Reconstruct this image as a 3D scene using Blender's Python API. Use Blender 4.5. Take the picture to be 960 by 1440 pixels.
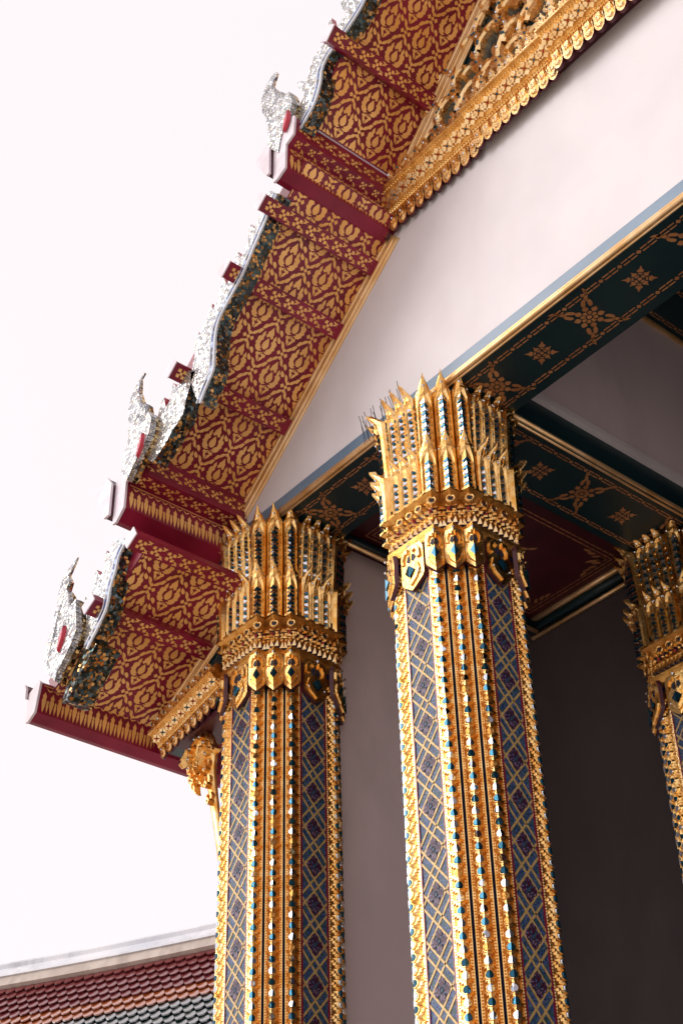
import bpy, math, random
from mathutils import Vector, Matrix
random.seed(11)
for o in list(bpy.data.objects): bpy.data.objects.remove(o)
S = bpy.context.scene; COL = S.collection
R = math.radians
# ------------------------------------------------------------------ camera
CAM = Vector((0, 0, 1.6)); YAW, PITCH, ROLL = R(49.7), R(37.2), R(-1.48)
hd = Vector((-math.sin(YAW), math.cos(YAW), 0)); rt = Vector((math.cos(YAW), math.sin(YAW), 0)); zz = Vector((0, 0, 1))
fw = math.cos(PITCH)*hd + math.sin(PITCH)*zz; up = -math.sin(PITCH)*hd + math.cos(PITCH)*zz
cr = math.cos(ROLL)*rt + math.sin(ROLL)*up; cu = -math.sin(ROLL)*rt + math.cos(ROLL)*up
cd = bpy.data.cameras.new('camera'); cam = bpy.data.objects.new('camera', cd); COL.objects.link(cam)
cd.sensor_fit = 'VERTICAL'; cd.sensor_height = 36; cd.lens = 52.1; cd.clip_end = 3000
m3 = Matrix((cr, cu, -fw)).transposed(); cam.matrix_world = Matrix.Translation(CAM) @ m3.to_4x4()
S.camera = cam
# ------------------------------------------------------------------ sky, sun, exposure
SUNDIR = Vector((-.58, -.72, .46)).normalized()          # towards the sun
w = bpy.data.worlds.new('World'); S.world = w; w.use_nodes = True
nt = w.node_tree; bg = nt.nodes['Background']
sky = nt.nodes.new('ShaderNodeTexSky'); sky.sky_type = 'NISHITA'; sky.sun_disc = False
sky.sun_elevation = math.asin(SUNDIR.z); sky.sun_rotation = math.atan2(SUNDIR.x, SUNDIR.y); sky.dust_density = 4
hs = nt.nodes.new('ShaderNodeHueSaturation'); hs.inputs['Saturation'].default_value = .2
mx = nt.nodes.new('ShaderNodeMixRGB'); mx.inputs[0].default_value = .84; mx.inputs[2].default_value = (8.7, 7.85, 8.05, 1)
nt.links.new(sky.outputs[0], hs.inputs['Color']); nt.links.new(hs.outputs[0], mx.inputs[1]); nt.links.new(mx.outputs[0], bg.inputs['Color'])
bg.inputs['Strength'].default_value = .12
sl = bpy.data.lights.new('sun', 'SUN'); sl.energy = 1.6; sl.angle = R(40); sl.color = (1, .945, .91)
so = bpy.data.objects.new('sun', sl); COL.objects.link(so); so.rotation_euler = SUNDIR.to_track_quat('Z', 'Y').to_euler(); so.location = (-20, -20, 30)
S.view_settings.view_transform = 'Standard'; S.view_settings.look = 'None'; S.view_settings.gamma = 1
S.view_settings.exposure = .18; S.view_settings.use_curve_mapping = False
S.render.engine = 'CYCLES'; S.cycles.max_bounces = 6; S.cycles.use_denoising = True

# ------------------------------------------------------------------ materials
def mat(name, c1, c2=None, rough=.6, metal=0, scale=4, bump=0, bscale=40, coat=0, spec=.5, rvar=0, detail=4, contrast=(.35, .65)):
    m = bpy.data.materials.new(name); m.use_nodes = True; n = m.node_tree.nodes; l = m.node_tree.links
    b = n['Principled BSDF']; b.inputs['Roughness'].default_value = rough; b.inputs['Metallic'].default_value = metal
    b.inputs['Coat Weight'].default_value = coat; b.inputs['Coat Roughness'].default_value = .06; b.inputs['Coat IOR'].default_value = 4.2 if coat >= .9 else (3. if coat > .7 else 1.6); b.inputs['Specular IOR Level'].default_value = spec
    tc = n.new('ShaderNodeTexCoord'); co = tc.outputs['Object']
    if c2:
        t = n.new('ShaderNodeTexNoise'); t.inputs['Scale'].default_value = scale; t.inputs['Detail'].default_value = detail; l.new(co, t.inputs['Vector'])
        r = n.new('ShaderNodeValToRGB'); r.color_ramp.elements[0].position = contrast[0]; r.color_ramp.elements[1].position = contrast[1]
        r.color_ramp.elements[0].color = (*c1, 1); r.color_ramp.elements[1].color = (*c2, 1)
        l.new(t.outputs['Fac'], r.inputs[0]); l.new(r.outputs[0], b.inputs['Base Color'])
        if rvar:
            mr = n.new('ShaderNodeMapRange'); mr.inputs['To Min'].default_value = rough - rvar; mr.inputs['To Max'].default_value = rough + rvar
            l.new(t.outputs['Fac'], mr.inputs[0]); l.new(mr.outputs[0], b.inputs['Roughness'])
    else: b.inputs['Base Color'].default_value = (*c1, 1)
    if bump:
        t2 = n.new('ShaderNodeTexNoise'); t2.inputs['Scale'].default_value = bscale; t2.inputs['Detail'].default_value = 3; l.new(co, t2.inputs['Vector'])
        bp = n.new('ShaderNodeBump'); bp.inputs['Strength'].default_value = bump; bp.inputs['Distance'].default_value = .02
        l.new(t2.outputs['Fac'], bp.inputs['Height']); l.new(bp.outputs[0], b.inputs['Normal'])
    return m

def weathered(m, dirt, amt=.35, sc=(5, 5, .45)):
    """soft vertical rain streaks and grey blotches mixed over a material's colour"""
    n = m.node_tree.nodes; l = m.node_tree.links; b = n['Principled BSDF']; src = b.inputs['Base Color'].links[0].from_socket
    tc = n.new('ShaderNodeTexCoord'); mp = n.new('ShaderNodeMapping'); mp.inputs['Scale'].default_value = sc; l.new(tc.outputs['Object'], mp.inputs[0])
    t = n.new('ShaderNodeTexNoise'); t.inputs['Scale'].default_value = 1.3; t.inputs['Detail'].default_value = 6; l.new(mp.outputs[0], t.inputs['Vector'])
    t2 = n.new('ShaderNodeTexNoise'); t2.inputs['Scale'].default_value = .8; t2.inputs['Detail'].default_value = 5; l.new(tc.outputs['Object'], t2.inputs['Vector'])
    mu = n.new('ShaderNodeMath'); mu.operation = 'MULTIPLY'; l.new(t.outputs['Fac'], mu.inputs[0]); l.new(t2.outputs['Fac'], mu.inputs[1])
    mr = n.new('ShaderNodeMapRange'); mr.inputs['From Min'].default_value = .24; mr.inputs['From Max'].default_value = .5; mr.inputs['To Max'].default_value = amt; l.new(mu.outputs[0], mr.inputs[0])
    mx_ = n.new('ShaderNodeMixRGB'); mx_.inputs[2].default_value = (*dirt, 1); l.new(mr.outputs[0], mx_.inputs[0]); l.new(src, mx_.inputs[1]); l.new(mx_.outputs[0], b.inputs['Base Color'])
def mosaic(name, cols, cell, grout=(.03, .03, .035), rough=.12, metal=.5, gw=.07, tilt=.25, vor=False, spec=.5):
    """small glass tiles: cells with a colour each, dark joints, every tile tilted a little"""
    m = bpy.data.materials.new(name); m.use_nodes = True; n = m.node_tree.nodes; l = m.node_tree.links
    b = n['Principled BSDF']; b.inputs['Metallic'].default_value = metal; b.inputs['Roughness'].default_value = rough; b.inputs['Specular IOR Level'].default_value = spec
    tc = n.new('ShaderNodeTexCoord'); mp = n.new('ShaderNodeMapping'); mp.inputs['Rotation'].default_value = (.0, R(38), .0); l.new(tc.outputs['Object'], mp.inputs[0])
    def vn(feat):
        v = n.new('ShaderNodeTexVoronoi'); v.feature = feat; v.inputs['Scale'].default_value = 1/cell; v.inputs['Randomness'].default_value = .95 if vor else .35
        if not vor and feat == 'F1': v.distance = 'CHEBYCHEV'
        l.new(mp.outputs[0], v.inputs['Vector']); return v
    v1 = vn('F1'); v2 = vn('DISTANCE_TO_EDGE')
    sx = n.new('ShaderNodeSeparateColor'); l.new(v1.outputs['Color'], sx.inputs[0])
    r = n.new('ShaderNodeValToRGB'); r.color_ramp.interpolation = 'CONSTANT'
    e = r.color_ramp.elements; e[0].position = 0; e[0].color = (*cols[0], 1); e[1].position = 1/len(cols); e[1].color = (*cols[1], 1)
    for i in range(2, len(cols)): q = e.new(i/len(cols)); q.color = (*cols[i], 1)
    l.new(sx.outputs[0], r.inputs[0])
    lt = n.new('ShaderNodeMath'); lt.operation = 'LESS_THAN'; lt.inputs[1].default_value = gw; l.new(v2.outputs['Distance'], lt.inputs[0])
    mix = n.new('ShaderNodeMixRGB'); mix.inputs[2].default_value = (*grout, 1); l.new(lt.outputs[0], mix.inputs[0]); l.new(r.outputs[0], mix.inputs[1]); l.new(mix.outputs[0], b.inputs['Base Color'])
    # tile tilt: add the cell's random colour to the normal
    ge = n.new('ShaderNodeNewGeometry'); va = n.new('ShaderNodeVectorMath'); va.operation = 'SUBTRACT'; va.inputs[1].default_value = (.5, .5, .5); l.new(v1.outputs['Color'], va.inputs[0])
    vs = n.new('ShaderNodeVectorMath'); vs.operation = 'SCALE'; vs.inputs['Scale'].default_value = tilt; l.new(va.outputs[0], vs.inputs[0])
    ad = n.new('ShaderNodeVectorMath'); ad.operation = 'ADD'; l.new(ge.outputs['Normal'], ad.inputs[0]); l.new(vs.outputs[0], ad.inputs[1])
    nm = n.new('ShaderNodeVectorMath'); nm.operation = 'NORMALIZE'; l.new(ad.outputs[0], nm.inputs[0]); l.new(nm.outputs[0], b.inputs['Normal'])
    return m

M = {}
M['gold'] = mat('gilded', (.8, .4, .085), (1., .7, .3), .25, 1, 9, .16, 110, rvar=.12)
M['gold_deep'] = mat('gilded_deep', (.55, .24, .045), (.86, .47, .13), .34, 1, 14, .4, 70, rvar=.12)
M['gold_pale'] = mat('gilded_pale', (.88, .54, .22), (1., .78, .44), .27, 1, 12, .2, 60, rvar=.1)
M['gold_mould'] = mat('gilt_moulding', (.78, .47, .19), (.95, .68, .38), .36, .7, 5, .12, 30, rvar=.1)
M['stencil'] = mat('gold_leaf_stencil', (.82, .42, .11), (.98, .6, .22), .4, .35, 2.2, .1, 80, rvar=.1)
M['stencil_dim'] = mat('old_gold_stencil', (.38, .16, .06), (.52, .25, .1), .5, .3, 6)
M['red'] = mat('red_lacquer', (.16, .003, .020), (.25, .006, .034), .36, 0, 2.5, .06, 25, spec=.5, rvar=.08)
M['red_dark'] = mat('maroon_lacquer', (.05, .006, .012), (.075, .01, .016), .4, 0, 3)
M['green'] = mat('dark_green_lacquer', (.004, .02, .026), (.006, .027, .033), .35, 0, 1.5, .04, 20, spec=.4)
M['sky_sheen_face'] = mat('green_lacquer_sky_sheen', (.1, .17, .25), (.14, .22, .31), .3, 0, 1.2, .04, 15, spec=.7)  # green beam lacquer with its sky reflection put into the colour
M['teal'] = mat('pediment_ground', (.002, .02, .03), (.004, .03, .045), .25, 0, 6)
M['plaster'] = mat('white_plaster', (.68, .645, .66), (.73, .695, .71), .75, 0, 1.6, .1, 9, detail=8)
M['plaster_shaded'] = mat('mauve_plaster_shaded', (.042, .032, .032), (.062, .048, .048), .8, 0, .5, .08, 9, detail=9, contrast=(.3, .7))  # porch shade put into the plaster colour, nearly black
M['plaster_lit'] = mat('mauve_plaster_lit', (.74, .63, .645), (.8, .69, .705), .8, 0, .8, .06, 9, detail=8)  # lighter copy of the plaster, daylight on the walls put into the colour
M['white_paint'] = mat('white_end_paint', (.62, .54, .6), (.74, .68, .72), .5, 0, 7, .1, 30)
M['silver'] = mosaic('silver_mirror_mosaic', [(.6, .61, .64), (.5, .53, .56), (.7, .7, .69), (.42, .45, .47), (.64, .61, .56), (.4, .36, .28)], .026, grout=(.08, .08, .09), rough=.25, metal=.6, tilt=.42, gw=.07)
M['gold_mosaic'] = mosaic('gold_mirror_mosaic', [(.75, .48, .17), (.5, .27, .08), (.85, .66, .35), (.12, .1, .07), (.8, .6, .3), (.3, .2, .1)], .034, rough=.12, metal=.9, tilt=.7, gw=.05)
M['dark_mosaic'] = mosaic('dark_mirror_mosaic', [(.10, .13, .13), (.35, .2, .07), (.05, .08, .09), (.6, .32, .1), (.06, .09, .08), (.04, .05, .05)], .03, rough=.15, metal=.8, tilt=.8, gw=.05, vor=True)
M['blue_mosaic'] = mosaic('blue_mosaic', [(.05, .11, .33), (.09, .17, .42), (.04, .07, .22), (.2, .3, .5)], .045, rough=.15, metal=.2, tilt=.3)
M['panel'] = mosaic('flower_panel_mosaic', [(.025, .06, .2), (.04, .10, .17), (.03, .07, .06), (.07, .11, .3), (.015, .03, .1), (.12, .15, .24), (.03, .1, .09)], .011, grout=(.01, .01, .03), rough=.35, metal=.0, tilt=.2, spec=.25, vor=True, gw=.04)
M['medallion'] = mosaic('purple_medallion', [(.05, .012, .04), (.075, .025, .06), (.025, .01, .03), (.2, .15, .24), (.06, .006, .016)], .010, grout=(.02, .01, .025), rough=.35, metal=.0, tilt=.2, spec=.25, vor=True, gw=.04)
M['yellow'] = mat('yellow_lattice_paint', (.42, .27, .09), (.56, .39, .15), .45, .15, 30)
M['mirror'] = mat('mirror_glass', (.7, .77, .85), None, .06, 1)
M['teal_glass'] = mat('teal_glass', (.018, .10, .16), None, .07, .75)
M['blue_glass'] = mat('blue_glass', (.02, .04, .2), None, .1, .5)
M['red_glass'] = mat('red_glass', (.3, .006, .012), None, .1, .2)
M['red_paint'] = mat('bright_red_paint', (.42, .01, .03), (.5, .02, .05), .35, 0, 8)
M['dark'] = mat('dark_recess', (.012, .012, .03), None, .6)
M['navy'] = mat('navy_recess', (.012, .015, .06), (.03, .03, .09), .3, .2, 50)
M['wire'] = mat('dark_wire', (.03, .03, .035), None, .5, .6)
M['ground'] = mat('pale_paving', (.56, .51, .45), (.64, .59, .53), .7, 0, .7)
M['floor_stone'] = mat('dark_floor_stone', (.07, .065, .06), (.11, .1, .095), .5, 0, 2)
M['tile_red'] = mat('maroon_glaze', (.10, .014, .018), (.17, .026, .028), .16, 0, 3, coat=.6)
M['tile_orange'] = mat('orange_glaze', (.24, .045, .008), (.34, .08, .014), .12, 0, 3, coat=.8)
M['tile_green'] = mat('green_glaze', (.004, .018, .02), (.006, .026, .026), .12, 0, 3, coat=1)
M['tan'] = mat('tan_plaster', (.45, .38, .33), (.56, .49, .43), .8, 0, 2.5, .1, 20, detail=8)
M['ridge_white'] = mat('ridge_plaster', (.52, .55, .6), (.72, .73, .75), .7, 0, .9, .1, 10, detail=8)

weathered(M['plaster'], (.52, .46, .43), .3, (2.2, 2.2, .9)); weathered(M['plaster_lit'], (.4, .33, .33), .35, (2, 2, .9)); weathered(M['plaster_shaded'], (.025, .02, .02), .5, (2, 2, .9)); weathered(M['ridge_white'], (.3, .3, .3), .7); weathered(M['tan'], (.2, .17, .15), .7); weathered(M['white_paint'], (.4, .33, .34), .6); weathered(M['stencil'], (.4, .15, .04), .45, (3, 3, 3))
# ------------------------------------------------------------------ helpers
class MB:
    def __init__(s): s.v = []; s.f = []; s.m = []
    def poly(s, pts, mi=0):
        i = len(s.v); s.v += [tuple(p) for p in pts]; s.f.append(tuple(range(i, i+len(pts)))); s.m.append(mi)
    def relief(s, pts, fr, h0, h1, inset=0., mi=0, mside=None):
        """2-D outline raised from h0 to h1, the top drawn in by inset"""
        n = len(pts); a = sum(pts[i][0]*pts[(i+1) % n][1]-pts[(i+1) % n][0]*pts[i][1] for i in range(n))
        sg = 1 if a > 0 else -1; top = []
        for i in range(n):
            p, q, r_ = pts[i-1], pts[i], pts[(i+1) % n]
            n1 = Vector((-(q[1]-p[1]), q[0]-p[0])); n2 = Vector((-(r_[1]-q[1]), r_[0]-q[0]))
            if n1.length > 1e-9: n1.normalize()
            if n2.length > 1e-9: n2.normalize()
            nn = n1+n2; nn = nn.normalized() if nn.length > 1e-6 else n1
            top.append((q[0]+sg*nn.x*inset, q[1]+sg*nn.y*inset))
        i0 = len(s.v); s.v += [tuple(fr(u, v, h0)) for u, v in pts]; s.v += [tuple(fr(u, v, h1)) for u, v in top]
        for i in range(n):
            j = (i+1) % n; s.f.append((i0+i, i0+j, i0+n+j, i0+n+i)); s.m.append(mi if mside is None else mside)
        s.f.append(tuple(range(i0+n, i0+2*n))); s.m.append(mi)
    def flat(s, pts, fr, h, mi=0): s.poly([fr(u, v, h) for u, v in pts], mi)
    def box(s, x0, x1, y0, y1, z0, z1, mi=0, bev=0.):
        if bev:
            s.prism([(x0+bev, y0), (x1-bev, y0), (x1, y0+bev), (x1, y1-bev), (x1-bev, y1), (x0+bev, y1), (x0, y1-bev), (x0, y0+bev)], z0, z1, mi); return
        c = [(x, y, z) for z in (z0, z1) for x, y in ((x0, y0), (x1, y0), (x1, y1), (x0, y1))]; i = len(s.v); s.v += c
        for q in ((3, 2, 1, 0), (4, 5, 6, 7), (0, 1, 5, 4), (1, 2, 6, 5), (2, 3, 7, 6), (3, 0, 4, 7)): s.f.append(tuple(i+k for k in q)); s.m.append(mi)
    def prism(s, pts, z0, z1, mi=0):
        n = len(pts); i = len(s.v); s.v += [(x, y, z0) for x, y in pts]+[(x, y, z1) for x, y in pts]
        for k in range(n): j = (k+1) % n; s.f.append((i+k, i+j, i+n+j, i+n+k)); s.m.append(mi)
        s.f.append(tuple(range(i+n, i+2*n))); s.m.append(mi); s.f.append(tuple(range(i+n-1, i-1, -1))); s.m.append(mi)
    def extr_y(s, pts, y0, y1, mi=0, mf=None, mb=None, side=None):
        """(x,z) outline extruded along y; side(i) picks the material of side i"""
        n = len(pts); i = len(s.v); s.v += [(x, y0, z) for x, z in pts]+[(x, y1, z) for x, z in pts]
        for k in range(n): j = (k+1) % n; s.f.append((i+k, i+j, i+n+j, i+n+k)); s.m.append(side(k) if side else mi)
        s.f.append(tuple(range(i+n, i+2*n))); s.m.append(mi if mb is None else mb); s.f.append(tuple(range(i+n-1, i-1, -1))); s.m.append(mi if mf is None else mf)
    def loft(s, rings, mi=0, closed=True, cap=True, mats=None):
        n = len(rings[0]); i = len(s.v)
        for r_ in rings: s.v += [tuple(p) for p in r_]
        for k in range(len(rings)-1):
            for a in range(n if closed else n-1):
                b = (a+1) % n; s.f.append((i+k*n+a, i+k*n+b, i+(k+1)*n+b, i+(k+1)*n+a)); s.m.append(mats[k] if mats else mi)
        if cap and closed:
            s.f.append(tuple(range(i+n-1, i-1, -1))); s.m.append(mi); s.f.append(tuple(range(i+(len(rings)-1)*n, i+len(rings)*n))); s.m.append(mi)
    def tube(s, pts, rad, n=6, mi=0):
        rings = []; pts = [Vector(p) for p in pts]
        for k, p in enumerate(pts):
            t = (pts[min(k+1, len(pts)-1)]-pts[max(k-1, 0)]).normalized(); a = t.cross(Vector((.31, .17, .93))).normalized(); b = t.cross(a)
            r_ = rad[k] if isinstance(rad, (list, tuple)) else rad
            rings.append([p+(a*math.cos(2*math.pi*q/n)+b*math.sin(2*math.pi*q/n))*r_ for q in range(n)])
        s.loft(rings, mi)
    def octa(s, c, rx, ry, rz, mi=0):
        i = len(s.v); x, y, z = c; s.v += [(x+rx, y, z), (x-rx, y, z), (x, y+ry, z), (x, y-ry, z), (x, y, z+rz), (x, y, z-rz)]
        for q in ((0, 2, 4), (2, 1, 4), (1, 3, 4), (3, 0, 4), (2, 0, 5), (1, 2, 5), (3, 1, 5), (0, 3, 5)): s.f.append(tuple(i+k for k in q)); s.m.append(mi)
    def data(s, name, mats, smooth=False):
        me = bpy.data.meshes.new(name); me.from_pydata(s.v, [], s.f)
        for m in mats: me.materials.append(M[m])
        me.polygons.foreach_set('material_index', s.m)
        if smooth: me.polygons.foreach_set('use_smooth', [True]*len(s.f))
        me.update(); return me
    def build(s, name, mats, parent=None, kind=None, smooth=False, loc=None):
        return link(name, s.data(name, mats if isinstance(mats, (list, tuple)) else [mats], smooth), parent, kind, loc)
def link(name, me, parent=None, kind=None, loc=None):
    o = bpy.data.objects.new(name, me); COL.objects.link(o)
    if parent: o.parent = parent
    if kind: o['kind'] = kind
    if loc: o.location = loc
    return o
def thing(name, label, cat, loc=(0, 0, 0), group=None):
    o = bpy.data.objects.new(name, None); COL.objects.link(o); o.location = loc; o.empty_display_size = .3
    o['label'] = label; o['category'] = cat; o['kind'] = 'thing'
    if group: o['group'] = group
    return o
def frame(o, U, V, N):
    o, U, V, N = Vector(o), Vector(U), Vector(V), Vector(N); return lambda u, v, h: o+U*u+V*v+N*h
def mir(half):
    """half outline with u>=0 that begins and ends on the axis -> closed symmetric outline"""
    return half+[(-u, v) for u, v in reversed(half) if abs(u) > 1e-6]
def circ(cx, cy, r, n=8, a0=0): return [(cx+r*math.cos(a0+2*math.pi*k/n), cy+r*math.sin(a0+2*math.pi*k/n)) for k in range(n)]
def flame(p, ang, L, W, bend=.5, n=6, hook=True):
    """a kranok flame leaf: tapered, bent, with one notch on the outer side"""
    c = []; x, y = p; a = ang
    for k in range(n+1):
        c.append((x, y, a)); x += math.cos(a)*L/n; y += math.sin(a)*L/n; a += bend/n
    wd = lambda t: W*(math.sin(math.pi*min(1, t*.9+.12))**.8)*(1-t*.35) if t < 1 else 0
    lft, rgt = [], []
    for k, (px, py, a) in enumerate(c):
        t = k/n; ww = wd(t); nx, ny = -math.sin(a), math.cos(a); sgn = 1 if bend < 0 else -1
        e = ww*(1.25 if (hook and k == n-2) else 1)
        lft.append((px+nx*(e if sgn > 0 else ww)*.5, py+ny*(e if sgn > 0 else ww)*.5)); rgt.append((px-nx*(ww if sgn > 0 else e)*.5, py-ny*(ww if sgn > 0 else e)*.5))
    return lft[:-1]+[(c[-1][0], c[-1][1])]+rgt[-2::-1]
def xf(pts, dx=0, dy=0, a=0, s=1, sx=1): 
    ca, sa = math.cos(a), math.sin(a); return [(dx+s*(ca*u*sx-sa*v), dy+s*(sa*u*sx+ca*v)) for u, v in pts]

# ------------------------------------------------------------------ setting
g = MB(); g.box(-500, 500, -500, 500, -.3, 0); g.build('ground', 'ground', kind='structure')

b = MB(); b.box(-11.6, 3.2, 6.4, 14, 0.001, .9); b.build('porch_floor', 'floor_stone', kind='structure')  # unseen floor, added in dark stone to cut light bouncing inside
YG, ZB, CY = 6.89, 10.19, 7.245          # gable wall plane, beam underside, column row

# ------------------------------------------------------------------ soffit stencil motifs (u across, v up the slope)
BUD = [mir([(0, .078), (.017, .05), (.034, .012), (.034, -.012), (.02, -.038), (0, -.048)]),
       mir([(0, .195), (.022, .15), (.036, .128), (.03, .118), (.042, .094), (.024, .074), (0, .097)])]
_lobe = [(.012, -.066), (.045, -.083), (.078, -.074), (.1, -.046), (.098, -.03), (.116, -.004), (.106, .008), (.112, .045), (.096, .07), (.084, .062), (.082, .1), (.064, .13), (.05, .088), (.055, .06), (.044, .046), (.06, .026), (.062, -.01), (.044, -.03), (.026, -.044), (.04, -.056)]
BUD += [_lobe, [(-u, v) for u, v in _lobe]]
_hrt = [(.004, -.075), (.022, -.092), (.05, -.088), (.058, -.108), (.04, -.128), (.034, -.146), (.004, -.182), (.004, -.14), (.022, -.118), (.016, -.106), (.004, -.112)]
BUD += [_hrt, [(-u, v) for u, v in _hrt]]
PET = [(-.009, .026), (.009, .026), (.028, .05), (.016, .056), (0, .07), (-.016, .056), (-.028, .05)]
def flower(cx, cy, s=1., a=0): return [circ(cx, cy, .02*s, 8)]+[xf(PET, cx, cy, a+k*math.pi/2, s) for k in range(4)]
def clipped(polys, W, L, m=.012):
    """clip to a rectangle (Sutherland-Hodgman) so that motifs are cut at the panel edge as painted ones are"""
    out = []
    for p in polys:
        for ax, lim, sg in ((0, m, 1), (0, W-m, -1), (1, m, 1), (1, L-m, -1)):
            q = []
            for k in range(len(p)):
                a, b = p[k-1], p[k]; ia, ib = sg*(a[ax]-lim) >= 0, sg*(b[ax]-lim) >= 0
                if ia != ib:
                    t = (lim-a[ax])/(b[ax]-a[ax]); q.append((a[0]+t*(b[0]-a[0]), a[1]+t*(b[1]-a[1])))
                if ib: q.append(b)
            p = q
            if len(p) < 3: break
        if len(p) >= 3: out.append(p)
    return out
def lattice_raw(W, L, v0, u0, hy=.205, hs=.272):
    out = []
    v0 = v0 % (2*hs)
    for j in range(-4, int(L/hs)+3):
        for i in range(-2, int(W/hy)+3):
            cx, cy = u0+i*hy, v0+j*hs
            if (i+j) % 2 == 0:
                out += flower(cx, cy, .92)
                for sx in (-1, 1):
                    for sy in (-1, 1):
                        a = math.atan2(sy*hs, sx*hy); d = sx*sy
                        for t, off, LL, WW in ((.05, .010*d, .085, .036), (.108, -.012*d, .07, .042)):
                            px, py = cx+math.cos(a)*t-math.sin(a)*off, cy+math.sin(a)*t+math.cos(a)*off
                            out.append(flame((px, py), a-.3*d*(1 if off > 0 else -1), LL, WW, .7*d*(1 if off > 0 else -1)))
            else: out += [xf(p, cx, cy, 0, .98) for p in BUD]
    return out
def flower_row(L, pitch=.16, s=.85, v=0):
    out = []
    for k in range(int(L/pitch)+1):
        x = pitch*(k+.4); out += flower(x, v, s, math.pi/4)
        for sy in (-1, 1):
            out.append([(x+.045, v+sy*.022), (x+.075, v+sy*.03), (x+.1, v+sy*.062), (x+.078, v+sy*.062), (x+.066, v+sy*.05)] if k % 1 == 0 else [])
            out.append([(x+.115, v+sy*.02), (x+.088, v+sy*.034), (x+.07, v+sy*.066), (x+.04, v+sy*.066), (x+.058, v+sy*.052)])
    return out
BIGLEAF = mir([(0, .1), (.010, .078), (.022, .06), (.016, .04), (.024, .012), (.018, -.03), (.009, -.075), (0, -.105)])
SMALLLEAF = mir([(0, .045), (.012, .022), (.008, .008), (.013, -.012), (.008, -.05), (0, -.085)])

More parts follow.
